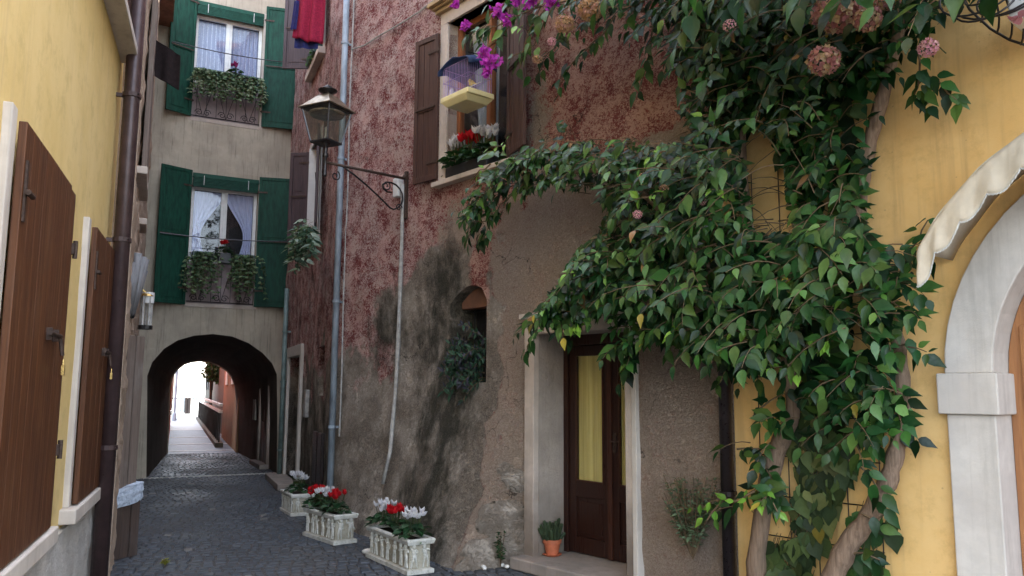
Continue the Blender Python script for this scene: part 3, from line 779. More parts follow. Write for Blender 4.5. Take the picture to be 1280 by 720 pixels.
wb = wallsheet(PM, 0, 6.03, -.03, H1, [win, niche, door], .07, .022, .55, pinkdisp, pinkmask, 2.2, reveal=[.2, .4, .5], fine=6.4, dense=rect(2.7, .0, 3.76, 1.55))
part(wb, 'wall', M['pink'], ph, own=PM, smooth=True)
b = MB(PM); b.box((-.0, .56, 0), (6.0, 7, H1)); part(b, 'body', M['vault'], ph)
def alleymask(x, z):
    n2 = fbm(x * 2, z * 2, 3, 4)
    return (.75 * sstep(1.4, 2.6, z + n2 * .8 + .3), .25 + .3 * (1 - sstep(0, 2.5, z)) + n2 * .15 + .12, 0)
aU = [PA.hit(392, 60), PA.hit(412, 30)]
au0, auz = 2.75, 6.98
al0 = 2.95; al1 = 4.05
aup = rect(2.6, 6.95, 3.7, 8.6); alo = rect(2.85, 3.98, 3.85, 5.55)
ad0 = PA.hit(361, 500)[0]; ad1 = PA.hit(376, 500)[0]
adoor = rect(ad0, .1, ad1, 2.15)
sl0 = PA.hit(398, 470)[0]; slot = rect(sl0, 1.5, sl0 + .45, 2.2)
wb = wallsheet(PA, -.02, PA_L, -.03, H1, [aup, alo, adoor, slot], .12, .02, .5, None, alleymask, 2.2, reveal=[.22, .22, .4, .18], fine=7.5)
part(wb, 'alley_wall', M['pink_alley'], ph, own=PA, smooth=True)
b = MB(PA); b.box((-.0, .52, 0), (PA_L - .6, 3, H1)); part(b, 'body', M['vault'], ph)
b = MB(PA); b.box((sl0, .17, 1.5), (sl0 + .45, .2, 2.2)); part(b, 'blocked_opening', M['vault'], ph)
# roof slab
b = MB(PM); b.box((-.35, -.45, H1), (6.2, 7, H1 + .15)); part(b, 'roof', M['tile'], ph)

# alley wall windows
for rc, nm in ((aup, 'u'), (alo, 'l')):
    x0, z0, x1, z1 = rc[0][0], rc[0][1], rc[2][0], rc[2][1]; o_frame = PA
    casement(ph, PA, x0, x1, z0, z1, .15, M['white'], 2, lace_curtain, M['lace'])
    b = MB(PA); b.box((x0 - .001, -.04, z0), (x0 + .03, .12, z1)); part(b, 'white_reveal', M['white'], ph)
    b = MB(PA); b.box((x0 - .12, -.11, z0 - .11), (x1 + .14, .1, z0)); part(b, 'sill', M['jamb'], ph, bevel=.008)
    b = MB(PA); b.box((x0 - .09, -.02, z0), (x0, .03, z1 + .09)); b.box((x1, -.02, z0), (x1 + .09, .03, z1 + .09)); b.box((x0, -.021, z1), (x1, .03, z1 + .09))
    part(b, 'window_surround', M['stone'], ph, bevel=.004)
zb, zt = zpx(PA, 386, 99) + .02, 8.5
hx = aup[0][0] - .02; w1 = leafwidth(PA, hx, zb, R(68), -1, 356); shutter(ph, PA, hx, zb, zt, min(w1, .6), R(68), -1, M['shut_p'], 'flat', d=.03)
hx = aup[1][0] + .02; shutter(ph, PA, hx, zb, zt, .55, R(12), 1, M['shut_p'], 'flat', d=.03)
zb, zt = alo[0][1] + .02, 5.5
hx = alo[0][0] - .02; w1 = leafwidth(PA, hx, zb, R(60), -1, 362); shutter(ph, PA, hx, zb, zt, min(w1, .6), R(60), -1, M['shut_p'], 'flat', d=.03)
hx = alo[1][0] + .02; shutter(ph, PA, hx, zb, zt, .55, R(10), 1, M['shut_p'], 'flat', d=.03)
# alley doorway: pale stone frame, dark board door
b = MB(PA)
b.box((ad0 - .16, -.05, 0), (ad0, .1, 2.16)); b.box((ad1, -.05, 0), (ad1 + .14, .1, 2.16)); b.box((ad0 - .16, -.052, 2.14), (ad1 + .14, .1, 2.32))
do = part(b, 'alley_door', M['stone'], ph, bevel=.008)
b = MB(PA); b.box((ad0, .16, .1), (ad1, .2, 2.15)); part(b, 'door_leaf', M['board'], do)
b = MB(PA); b.box((ad0 - .3, -.32, 0), (ad1 + .1, .16, .1)); part(b, 'threshold', M['paver'], do, bevel=.01)
b = MB(PA); q = PA.hit(384, 505); b.box((q[0], -.06, q[1] - .2), (q[0] + .2, -.0, q[1] + .22)); part(b, 'meter_box', M['pipe_white'], ph, bevel=.01)
b = MB(PA); q = PA.hit(399, 575)
b.box((q[0] - .3, -.05, .3), (q[0] + .02, 0, 1.0)); b.box((q[0] + .1, -.05, .3), (q[0] + .4, 0, 1.0)); part(b, 'cupboard_door', M['pipe_dark'], ph, bevel=.01)

# main wall window with stone surround and cornice
b = MB(PM)
b.box((wx0 - .13, -.03, wz0), (wx0, .19, wz1 + .0)); b.box((wx1, -.03, wz0), (wx1 + .12, .19, wz1)); b.box((wx0 - .13, -.031, wz1), (wx1 + .12, .19, wz1 + .14))
part(b, 'window_surround', M['jamb'], ph, bevel=.005)
b = MB(PM)
for k, (e, h0, h1) in enumerate(((.05, .14, .18), (.09, .18, .205), (.14, .205, .25))): b.box((wx0 - .15 - e * .5, -.03 - e, wz1 + h0), (wx1 + .14 + e * .5, .0, wz1 + h1))
part(b, 'cornice', M['ochre'], ph, bevel=.006)
b = MB(PM); b.box((wx0 - .17, -.10, wz0 - .055), (wx1 + .15, .19, wz0 + .0)); part(b, 'sill', M['jamb'], ph, bevel=.008)
b = MB(PM)
for x_ in (wx0, wx1 - .06): b.box((x_, .12, wz0), (x_ + .06, .19, wz1))
b.box((wx0 + .06, .121, wz1 - .07), (wx1 - .06, .19, wz1)); b.box((wx0 + .06, .121, wz0), (wx1 - .06, .19, wz0 + .06)); b.box((wx0 + .56, .10, wz0 + .06), (wx0 + .63, .18, wz1 - .07))
wo_ = part(b, 'window', M['orangewood'], ph, bevel=.006)
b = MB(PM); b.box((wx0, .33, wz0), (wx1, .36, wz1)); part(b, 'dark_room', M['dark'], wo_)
b = MB(PM); mb_d = .24; cloth_strip(b, lambda t: (wx0 + .12 + .5 * t, wz1 - .1), lambda t: (wx0 + .3 + .3 * t, wz0 + .05), .02, 5); 
t = NT('grey_curtain'); t.fin((.30, .33, .33), .9); part(b, 'curtain', t.m, wo_, smooth=True)
b = MB(PM); b.box((wx0 + .06, .148, wz0 + .06), (wx0 + .56, .152, wz1 - .07)); b.box((wx0 + .63, .148, wz0 + .06), (wx1 - .06, .152, wz1 - .07)); part(b, 'pane', M['glass'], wo_)
zb = zpx(PM, 560, 222); zt = zpx(PM, 560, 40); hx = wx0 - .12; yaw = R(7)
shutter(ph, PM, hx, zb, zt, leafwidth(PM, hx, zb, yaw, -1, 522), yaw, -1, M['shut_r'], 'planks', d=.04, rail=.5)
hx = wx1 + .03; yaw = R(20)
shutter(ph, PM, hx, wz0 + .02, wz1 - .02, leafwidth(PM, hx, 4.5, yaw, 1, 662), yaw, 1, M['shut_r'], 'planks', d=.04, rail=.5)
# niche: brick lintel, dark back, iron bar
b = MB(PM); b.box((nx0 - .04, .14, nz1 - .05), (nx1 + .02, .3, nz1 + .16)); part(b, 'niche_lintel', M['brick'], ph, bevel=.01)
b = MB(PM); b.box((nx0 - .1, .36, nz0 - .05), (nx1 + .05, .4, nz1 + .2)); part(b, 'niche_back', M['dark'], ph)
b = MB(PM)
for k in range(3): x_ = nx0 + (nx1 - nx0) * (k + .5) / 3; b.tube([(x_, .22, nz0), (x_, .22, nz1)], .008, 5)
for k in range(3): z_ = nz0 + (nz1 - nz0) * (k + .7) / 3; b.tube([(nx0, .22, z_), (nx1, .22, z_)], .008, 5)
part(b, 'niche_grille', M['iron'], ph)
# door
b = MB(PM)
b.box((dx0 - .12, -.05, 0), (dx0 + .010, .02, dz1)); b.box((dx1 - .010, -.05, 0), (dx1 + .07, .02, dz1)); b.box((dx0 - .12, -.051, dz1 - .004), (dx1 + .07, .02, dz1 + .14)); b.box((dx0 - .16, -.09, dz1 + .14), (dx1 + .09, .0, dz1 + .19))
dr = part(b, 'house_door', M['jamb'], ph, bevel=.008)
b = MB(PM); b.box((dx0 - .1, .021, .1), (dx0 + .007, .46, dz1)); part(b, 'door_reveal', M['revealcoat'], dr)
b = MB(PM); b.box((dx1 - .007, .021, .1), (dx1 + .06, .46, dz1)); part(b, 'door_reveal', M['revealcoat'], dr)
b = MB(PM); b.box((dx0 - .1, .021, dz1 - .002), (dx1 + .06, .46, dz1 + .1)); part(b, 'door_reveal', M['revealcoat'], dr)
b = MB(PM); b.box((dx1 + .07, -.062, 0), (dx1 + .12, .02, dz1 + .14)); part(b, 'door_surround', M['stone'], dr, bevel=.006)
b = MB(PM); b.box((dx0 - .12, -.22, .0), (dx1 + .08, .5, .106)); part(b, 'doorstep', M['paver'], dr, bevel=.012)
dd = .34; c_ = (dx0 + dx1) / 2 + .03
b = MB(PM); b.box((dx0, dd, .1), (dx0 + .06, dd + .08, dz1)); b.box((dx1 - .06, dd, .1), (dx1, dd + .08, dz1)); b.box((dx0 + .06, dd, dz1 - .10), (dx1 - .06, dd + .08, dz1)); part(b, 'door_frame', M['door'], dr, bevel=.006)
for a_, e_ in ((dx0 + .065, c_ - .004), (c_ + .004, dx1 - .065)):
    b = MB(PM); W = e_ - a_; g0 = .76; g1 = dz1 - .2; s_ = .085
    b.box((a_, dd + .02, .115), (a_ + s_, dd + .07, dz1 - .105)); b.box((e_ - s_, dd + .02, .115), (e_, dd + .07, dz1 - .105))
    b.box((a_ + s_, dd + .021, .115), (e_ - s_, dd + .069, .26)); b.box((a_ + s_, dd + .021, g0 - .14), (e_ - s_, dd + .069, g0)); b.box((a_ + s_, dd + .021, g1), (e_ - s_, dd + .069, dz1 - .105))
    b.box((a_ + s_, dd + .04, .26), (e_ - s_, dd + .06, g0 - .14)); b.box((a_ + s_ + .04, dd + .03, .30), (e_ - s_ - .04, dd + .041, g0 - .18))
    lf = part(b, 'door_leaf', M['door'], dr, bevel=.005)
    b = MB(PM)
    for q in (a_ + s_, e_ - s_ - .014): b.box((q, dd + .012, g0), (q + .014, dd + .03, g1))
    b.box((a_ + s_ + .014, dd + .012, g0), (e_ - s_ - .014, dd + .03, g0 + .014)); part(b, 'glazing_bead', M['doorhi'], lf)
    b = MB(PM); b.box((a_ + s_, dd + .043, g0), (e_ - s_, dd + .047, g1)); part(b, 'pane', M['glass'], lf)
    b = MB(PM); mb_d = dd + .058; cloth_strip(b, lambda t: (a_ + s_ - .02 + (W - 2 * s_ + .04) * t, g1), lambda t: (a_ + s_ - .02 + (W - 2 * s_ + .04) * t, g0), .006, 2.4, 30, 4); part(b, 'curtain', M['ycurtain'], lf, smooth=True)
b = MB(PM); b.box((c_ - .03, dd + .0, .115), (c_ + .02, dd + .02, dz1 - .105)); part(b, 'cover_strip', M['doorhi'], dr, bevel=.004)
b = MB(PM); b.tube([(c_ + .05, dd - .0, 1.15), (c_ + .05, dd - .05, 1.15), (c_ + .16, dd - .05, 1.15)], .009, 6); b.box((c_ + .03, dd + .008, 1.05), (c_ + .07, dd + .022, 1.22)); part(b, 'handle', M['rust'], dr)
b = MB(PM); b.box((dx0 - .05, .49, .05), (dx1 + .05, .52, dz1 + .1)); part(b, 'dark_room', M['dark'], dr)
# blue-grey downpipe at the corner with a thin cable beside it
b = MB(PM); px_ = PM.hit(423, 300, -.10)[0]
b.tube([(px_, -.10, .35), (px_, -.10, H1 - .1)], .042, 12); o = part(b, 'downpipe', M['pipe_blue'], ph, smooth=True)
for zz in (1.1, 2.7, 4.6, 6.2):
    b = MB(PM); b.tube([(px_, -.10, zz), (px_, -.10, zz + .035)], .052, 12); b.box((px_ - .01, -.1, zz), (px_ + .01, .02, zz + .03)); part(b, 'bracket', M['pipe_blue'], o)
b = MB(PM); b.tube([(px_ + .075, -.035 + .006 * math.sin(k), 1.0 + k * .4) for k in range(16)], .011, 6); part(b, 'cable', M['pipe_white'], ph)
b = MB(PM); pts = [PM.p3(x_, y_, -.035) for x_, y_ in ((439, 62), (455, 57), (475, 44), (500, 30), (525, 14), (550, -6))]; b.tube(pts, .011, 5); part(b, 'cable', M['pipe_white'], ph)
b = MB(PM); pts = [V((1.60 + .012 * math.sin(z_ * 2.3), -batter(1.6, z_) - .05, z_)) for z_ in (4.0, 3.7, 3.3, 2.9, 2.5, 2.1, 1.8, 1.5, 1.2, .9, .55)]; b.tube(pts, [.03, .022, .022, .028, .022, .028, .024, .022, .026, .024, .02], 8); part(b, 'conduit', M['pipe_white'], ph, smooth=True)
b = MB(PM); q = PM.p3(502, 236, 0); b.box((q.x - .06, -.09, q.z - .11), (q.x + .05, 0, q.z + .12)); part(b, 'junction_box', M['white'], ph, bevel=.012)
# ------------------------------------------------------------------ yellow villa on the right
yv = thing('yellow_villa', 'warm yellow rendered villa with a white stone arched portal at the right edge', 'house', PM, (6.03, 0, 0))
zc = 1.71; xc = 8.79; RO = 1.28; RI = 1.02
portal = archpoly(xc - RI - .06, .0, xc + RI + .06, zc, RI + .06, 22)
wb = wallsheet(PM, 6.03, 13.5, -.03, 8.5, [portal], .16, .006, .4, None, None, 1.5, reveal=[.4])
part(wb, 'wall', M['yellow_right'], yv, own=PM, smooth=True)
b = MB(PM); b.box((6.05, .41, 0), (13.5, 7, 8.5)); part(b, 'body', M['yellow_right'], yv)
b = MB(PM); b.box((6.2, -.4, 8.5), (13.6, 7, 8.65)); part(b, 'roof', M['tile'], yv)
n = 28
b = MB(PM)
outer = [(xc + RO * math.cos(math.pi * k / n), zc + .0 + RO * math.sin(math.pi * k / n)) for k in range(n + 1)]
inner = [(xc + RI * math.cos(math.pi * k / n), zc + .0 + RI * math.sin(math.pi * k / n)) for k in range(n + 1)]
b.ring(outer, inner, -.05, .22); pa_ = part(b, 'stone_arch', M['stone'], yv, bevel=.008)
for s_ in (-1, 1):
    b = MB(PM)
    b.box((xc + s_ * RI, -.05, 0), (xc + s_ * RO, .22, zc - .235)); part(b, 'stone_jamb', M['stone'], yv, bevel=.008)
    b = MB(PM); b.box((xc + s_ * (RI - .03), -.085, zc - .235), (xc + s_ * (RO + .035), .22, zc - .0)); part(b, 'impost', M['stone'], yv, bevel=.008)
b = MB(PM)       # arched wooden door
n = 24; dl = [(xc - RI + .002, .05), (xc + RI - .002, .05)] + [(xc + (RI - .002) * math.cos(math.pi * k / n), zc + (RI - .002) * math.sin(math.pi * k / n)) for k in range(n + 1)]
b.prism(dl, .19, .24)
for k in range(13): x_ = xc - RI + .08 + k * .155; h = zc + math.sqrt(max(0, RI ** 2 - (x_ - xc) ** 2)) - .12; b.box((x_, .165, .1), (x_ + .13, .192, max(1.7, h)))
M['portalwood'] = wood('portal_wood', (.42, .19, .075), (.30, .125, .05), 'z', .35)
part(b, 'portal_door', M['portalwood'], yv, bevel=.004)
b = MB(PM); b.box((xc - RI - .1, -.3, 0), (xc + RI + .1, .3, .06)); part(b, 'doorstep', M['paver'], yv, bevel=.01)
# dark drainpipe at the joint of pink house and villa
b = MB(PM); q = PM.hit(909, 600, -.1)[0]
b.tube([(q, -.1, .05), (q, -.1, 6.2)], .047, 12); o = part(b, 'downpipe', M['pipe_dark'], yv, smooth=True)
for zz in (.86, 2.1):
    b = MB(PM); b.tube([(q, -.1, zz), (q, -.1, zz + .03)], .056, 12); b.box((q - .012, -.1, zz), (q + .012, .01, zz + .025)); part(b, 'bracket', M['pipe_dark'], o)

# ------------------------------------------------------------------ yellow house on the left
yh = thing('yellow_house', 'pale yellow rendered house with closed brown wooden shutters on the left', 'house', LW, (2, 0, 0))
LE = 7.38
wb = wallsheet(LW, 1.0, LE, -.03, 7.6, [], .2, .006, .4); part(wb, 'wall', M['yellow_left'], yh, own=LW, smooth=True)
b = MB(LW); b.box((1.0, .405, 0), (LE, 7, 7.6)); part(b, 'body', M['yellow_left'], yh)
b = MB(LW); b.box((.9, -.3, 7.6), (LE + .05, 7, 7.72)); part(b, 'roof', M['tile'], yh)
wb = wallsheet(LW, 1.0, LE + .01, -.03, .72, [], .06, .02, .05); wb.v = [V((v.x, v.y - .03, v.z)) for v in wb.v]
part(wb, 'plinth', M['dash'], yh, own=LW)
b = MB(LW); b.box((LE - .04, -.028, .72), (LE + .03, .02, 7.5)); part(b, 'corner_strip', M['rubble'], yh, bevel=.01)
for (x0, x1, zb, zt, nm) in ((3.74, 5.02, .84, 2.70, 1), (5.95, 7.10, .84, 2.67, 2)):
    b = MB(LW)
    b.box((x0 - .09, -.035, zb), (x0, .02, zt + .05))
    so_ = part(b, 'window_surround', M['stone'], yh, bevel=.006)
    b = MB(LW); b.box((x0 - .2, -.095, zb - .09), (x1 + .12, .02, zb)); part(b, 'sill', M['stone'], yh, bevel=.008)
    b = MB(LW); W = x1 - x0; n = 9
    for k in range(n): b.box((x0 + W * k / n + .0006, -.075 + random.uniform(0, .002), zb + .01), (x0 + W * (k + 1) / n - .0006, -.04, zt + (.0 if k < n - 1 else -.02)))
    sh = part(b, 'shutter', M['shut_l'], yh, bevel=.004)
    b = MB(LW)
    for zz in (zb + .42, zt - .33):
        b = MB(LW); b.box((x1 - .02, -.088, zz - .03), (x1 + .035, -.05, zz + .03)); b.tube([(x1 + .03, -.085, zz - .05), (x1 + .03, -.085, zz + .05)], .013, 8); part(b, 'hinge', M['rust'], sh)
    b = MB(LW); b.box((x0 + .02, -.083, zt - .42), (x0 + .05, -.074, zt - .16)); b.tube([(x0 + .0, -.095, zt - .30), (x0 + .10, -.095, zt - .30)], .012, 8)
    part(b, 'latch', M['rust'], sh)
    b = MB(LW); xm = x0 + W * .60; zm = zb + 1.02
    b.tube([(xm - .09, -.10, zm), (xm + .20, -.10, zm)], .012, 8); b.box((xm - .03, -.10, zm - .03), (xm + .0, -.072, zm + .03)); b.box((xm + .14, -.10, zm - .03), (xm + .16, -.072, zm + .03)); b.tube([(xm + .20, -.10, zm), (xm + .20, -.115, zm - .10)], .010, 6)
    part(b, 'bolt', M['rust'], sh)
    b = MB(LW); b.box((xm + .185, -.13, zm - .20), (xm + .215, -.115, zm - .15)); b.tube([(xm + .19, -.122, zm - .15), (xm + .192, -.122, zm - .12), (xm + .208, -.122, zm - .12), (xm + .21, -.122, zm - .15)], .003, 5)
    part(b, 'padlock', M['brass'], sh, bevel=.003)
# sill slab of the storey above, with the foot of its shutter
b = MB(LW); b.box((4.6, -.14, 4.30), (7.18, .02, 4.37)); part(b, 'upper_sill', M['stone'], yh, bevel=.008)
b = MB(LW); b.box((4.8, -.07, 4.375), (6.95, -.02, 6.2)); part(b, 'upper_shutter', M['shut_r'], yh, bevel=.01)
b = MB(LW); pxs = 7.0
b.tube([(pxs, -.115, .0), (pxs, -.115, 7.55)], .062, 14); o = part(b, 'downpipe', M['pipe_l'], yh, smooth=True)
for zz in (1.12, 2.75, 3.95):
    b = MB(LW); b.tube([(pxs, -.115, zz), (pxs, -.115, zz + .035)], .072, 14); b.box((pxs - .014, -.11, zz), (pxs + .014, .01, zz + .03)); b.tube([(pxs - .08, -.17, zz + .02), (pxs + .08, -.17, zz + .02)], .005, 4); part(b, 'bracket', M['pipe_l'], o)

# ------------------------------------------------------------------ rubble house on the left, further in
rh = thing('rubble_house', 'narrow old house with flaking bare plaster and weathered boards, between yellow house and passage', 'house', LS)
LSL = (G0 - (LS.M @ V((0, 0, 0)))).length
def rubdisp(x, z): return .03 * fbm(x * 2.4, z * 2.4, 5, 4) + .02 * fbm(x * 7, z * 7, 2, 3)
wb = wallsheet(LS, -.95, LSL + .1, -.03, 8.4, [], .08, .02, .4, rubdisp, fine=6); part(wb, 'wall', M['rubble'], rh, own=LS)
b = MB(LS); b.box((-.95, .41, 0), (LSL, 5, 8.4)); part(b, 'body', M['rubble'], rh)
b = MB(LS); b.box((-1.0, -.25, 8.4), (LSL, 5, 8.5)); part(b, 'roof', M['tile'], rh)
for x_, z_ in ((-.55, 3.55), (.35, 3.62), (1.35, 3.45)):
    b = MB(LS); b.box((x_ - .30, -.09, z_ - .07), (x_ + .30, .01, z_)); part(b, 'sill', M['jamb'], rh, bevel=.01)
b = MB(LS)
for x_ in (-.5, .1): b.box((x_, -.075, 3.6), (x_ + .5, -.03, 5.6))
part(b, 'shutter', M['board'], rh, bevel=.006)

# ------------------------------------------------------------------ the street beyond the passage
RB = wallframe(gp(260, 529), gp(295, 566)); LB = (gp(295, 566) - gp(260, 529)).length
oh = thing('orange_house', 'orange rendered house just beyond the passage on its right', 'house', RB, (LB, 0, 0))
xo = RB.hit(278, 520)[0]
b = MB(RB); b.box((xo, .0, 0), (LB - .1, 4, 5)); o = part(b, 'wall', M['orange'], oh)
b = MB(RB)
for x_ in (xo + 1.2, xo + 4.0): b.box((x_, -.03, 1.7), (x_ + .8, .0, 3.0))
part(b, 'window', M['white'], oh)
b = MB(RB); b.box((xo - .2, -.3, 5), (LB - .05, 4.2, 5.15)); part(b, 'roof', M['tile'], oh)
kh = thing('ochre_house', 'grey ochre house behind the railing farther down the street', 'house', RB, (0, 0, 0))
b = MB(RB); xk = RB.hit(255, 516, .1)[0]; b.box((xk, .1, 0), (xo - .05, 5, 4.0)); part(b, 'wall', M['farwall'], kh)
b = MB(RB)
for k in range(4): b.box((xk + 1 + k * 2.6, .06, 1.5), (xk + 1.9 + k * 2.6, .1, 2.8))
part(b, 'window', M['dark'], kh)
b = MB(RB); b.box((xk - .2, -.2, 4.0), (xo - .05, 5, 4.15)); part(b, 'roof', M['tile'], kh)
rl_ = thing('railing', 'low street railing with double white top rail in front of the ochre house', 'railing', RB, (2, -.3, 0))
b = MB(RB)
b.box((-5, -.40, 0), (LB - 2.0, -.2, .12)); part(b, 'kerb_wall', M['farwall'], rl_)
b = MB(RB)
for z_ in (.92, 1.10): b.box((-5, -.34, z_), (LB - 2, -.26, z_ + .07))
part(b, 'rail', M['white'], rl_)
k = -5
while k < LB - 2: b = MB(RB); b.box((k, -.32, .12), (k + .05, -.28, .92)); part(b, 'baluster', M['iron'], rl_); k += .9
tb = gp(261, 536); TF = Fr(Matrix.Translation(tb))
tree = thing('street_tree', 'small dark green tree with a slender trunk by the railing beyond the passage', 'tree', TF)
b = MB(TF); b.tube([(0, 0, 0), (.02, 0, .9), (-.01, 0, 1.7), (0, 0, 2.3)], [.07, .06, .055, .04], 8)
for k in range(5): a = k * 1.25; b.tube([(0, 0, 1.9), (.4 * math.cos(a), .4 * math.sin(a), 2.3 + .1 * k)], [.025, .01], 5)
part(b, 'trunk', M['trunkdark'], tree)
b = MB(TF); random.seed(5)
for k in range(1500):
    u_ = V((random.gauss(0, 1), random.gauss(0, 1), random.gauss(0, 1))).normalized() * random.random() ** .4
    c_ = random.choice([(-.02, 0, 2.2, .36), (.2, 0, 2.5, .42), (-.1, .1, 2.85, .4), (.35, 0, 2.05, .3), (.1, 0, 3.1, .4)])
    p = V((c_[0] + u_.x * c_[3], c_[1] + u_.y * c_[3], c_[2] + u_.z * c_[3])); b.cur = (.03 * random.uniform(.5, 1.4), .075 * random.uniform(.5, 1.4), .025)
    b.leaf(p, V((random.gauss(0, .6), random.gauss(0, .6), -.6)), V((random.gauss(0, 1), random.gauss(0, 1), 1)), .12)
part(b, 'crown', M['leafm'], tree)
# left side beyond the passage
f0 = gp(210, 560); f1 = gp(213, 532); RL = wallframe(f0, f1); LRL = (f1 - f0).length
rd = thing('red_house', 'thin strip of a red rendered house beyond the passage on its left', 'house', RL)
b = MB(RL); b.box((-1.0, 0, 0), (LRL, 4, 4.2)); M['red'] = simple('red_render', (.42, .09, .05), .9); part(b, 'wall', M['red'], rd)
b = MB(RL); b.box((-1.0, -.05, .9), (-.2, 0, 1.0)); b.box((2, -.05, 1.0), (3, 0, 2.2)); part(b, 'window_frame', M['white'], rd)
p = gp(217.5, 526); b = MB(Fr(Matrix.Translation(p))); b.tube([(0, 0, 0), (0, 0, 4.2)], .07, 8); b.lathe([(.12, 0), (.12, .3), (.07, .4)], (0, 0, 0), 8)
solo(b, 'lamp_post', M['pipe_blue'], 'slim pale pole at the left beyond the passage', 'post')
# quay balustrade and wooden bollards at the lake
q0 = gp(222, 515.5); q1 = gp(256, 515.5); QF = wallframe(q0, q1); LQ = (q1 - q0).length
qb = thing('quay_railing', 'pale railing along the bright lake shore at the far end of the street', 'railing', QF)
b = MB(QF); b.box((-3, 0, .85), (LQ + 3, .1, .95)); part(b, 'rail', M['pipe_white'], qb)
for k in range(12): 
    b = MB(QF); b.box((-1 + k * LQ / 9, 0, 0), (-.9 + k * LQ / 9, .09, .85)); part(b, 'post', M['pipe_white'], qb)
for k, pxx in enumerate((232, 236)):
    p = gp(pxx, 517.5); b = MB(Fr(Matrix.Translation(p))); b.lathe([(.10, 0), (.10, .95), (.07, 1.0), (.02, 1.02)], (0, 0, 0), 8)
    solo(b, 'mooring_post', M['rustboard'], 'brown wooden mooring post at the shore, %s of the two' % ('left' if k == 0 else 'right'), 'post', group='mooring posts at the shore')

# ------------------------------------------------------------------ street lamp on its bracket
LX, LZ, LD = 1.64, 4.06, -1.08
lamp = thing('street_lamp', 'old four-sided glass lantern on a wrought-iron wall bracket with scrolls', 'lamp', PM, (LX, -.02, LZ))
b = MB(PM); b.box((LX - .02, -.045, LZ - .48), (LX + .02, -.005, LZ + .09)); part(b, 'wall_plate', M['rust'], lamp, bevel=.004)
b = MB(PM); b.tube([(LX, -.04, LZ), (LX, LD, LZ)], .017, 8); b.ball((LX, -.05, LZ + .02), .028, 8, 6); part(b, 'arm', M['rust'], lamp, smooth=True)
b = MB(PM); pts = [(LX, LD + .22, LZ - .01)] + [(LX, LD + .22 + (.62) * t_ , LZ - .02 - .36 * (t_ ** 1.25)) for t_ in (.25, .5, .75, 1)]
pts += [(LX, -.24 + .17 * math.sin(a_), LZ - .24 - .16 * math.cos(a_)) for a_ in (.3, .7, 1.1, 1.5, 1.9, 2.3, 2.7, 3.1)]
pts += [(LX, -.26 - .10 * math.sin(a_) * .9, LZ - .14 + .06 * math.cos(a_)) for a_ in (.5, 1.3, 2.1, 2.9, 3.6)]
b.tube(pts, .010, 6); part(b, 'brace', M['iron'], lamp, smooth=True)
def yzs(c, r, turns, a0, sgn): return [(LX, c[0] + p[0], c[1] + p[2]) for p in spiral((0, 0), r, turns, a0, sgn)]
for c_, r_, a0, sg in (((-.12, LZ - .36), .045, 0, 1), ((-.30, LZ - .13), .06, 1, -1), ((LD + .13, LZ - .13), .06, 1.2, -1)):
    b = MB(PM); b.tube(yzs(c_, r_, 1.3, a0, sg), .007, 5); part(b, 'scroll', M['iron'], lamp)
cx = (LX, LD, 0)
b = MB(PM); b.lathe([(.016, LZ - .16), (.022, LZ - .14), (.022, LZ - .10), (.017, LZ - .08), (.017, LZ + .05), (.03, LZ + .06), (.03, LZ + .09), (.02, LZ + .11), (.024, LZ + .19), (.05, LZ + .205), (.05, LZ + .215)], cx, 14)
part(b, 'lamp_stem', M['iron_grey'], lamp, smooth=True)
yw = R(45 + 22); Z0 = LZ + .22; Z1 = Z0 + .36; r0, r1 = .165, .265
b = MB(PM); b.frustum(cx, r0 + .01, Z0 - .012, r0 + .012, Z0 + .006, yw); b.frustum(cx, r1 + .012, Z1 - .006, r1 + .022, Z1 + .008, yw)
for k in range(4):
    a_ = yw + k * math.pi / 2; b.tube([(cx[0] + r0 * math.cos(a_), cx[1] + r0 * math.sin(a_), Z0), (cx[0] + r1 * math.cos(a_), cx[1] + r1 * math.sin(a_), Z1)], .010, 5)
part(b, 'lantern_frame', M['iron_grey'], lamp)
for k in range(4):
    b = MB(PM); q = []
    for kk in (k, k + 1):
        a_ = yw + kk * math.pi / 2
        for r_, z_ in ((r0, Z0 + .006), (r1, Z1 - .006)): q.append((r_ * .97, a_, z_))
    P_ = lambda t_, f: (cx[0] + (t_[0] - f) * math.cos(t_[1]), cx[1] + (t_[0] - f) * math.sin(t_[1]), t_[2])
    o4 = [P_(q[0], 0), P_(q[2], 0), P_(q[3], 0), P_(q[1], 0)]; i4 = [P_(q[0], .006), P_(q[2], .006), P_(q[3], .006), P_(q[1], .006)]
    b.add(o4 + i4, [(0, 1, 2, 3), (7, 6, 5, 4), (0, 4, 5, 1), (1, 5, 6, 2), (2, 6, 7, 3), (3, 7, 4, 0)]); part(b, 'glass_pane', M['frost'], lamp)
b = MB(PM); b.frustum(cx, r1 + .055, Z1 + .009, r1 + .05, Z1 + .022, yw); b.frustum(cx, r1 + .03, Z1 + .023, .12, Z1 + .16, yw); b.frustum(cx, .125, Z1 + .161, .10, Z1 + .175, yw)
part(b, 'lantern_roof', M['tin'], lamp, bevel=.004)
b = MB(PM); b.lathe([(.05, Z1 + .176), (.045, Z1 + .20), (.10, Z1 + .225), (.105, Z1 + .24), (.06, Z1 + .255), (.05, Z1 + .275), (.03, Z1 + .285), (.015, Z1 + .30)], cx, 16); part(b, 'finial', M['iron'], lamp, smooth=True)
b = MB(PM); b.lathe([(.025, Z0 + .0), (.025, Z0 + .06), (.018, Z0 + .07), (.018, Z0 + .17), (.008, Z0 + .18)], cx, 10); part(b, 'bulb', M['white'], lamp, smooth=True)
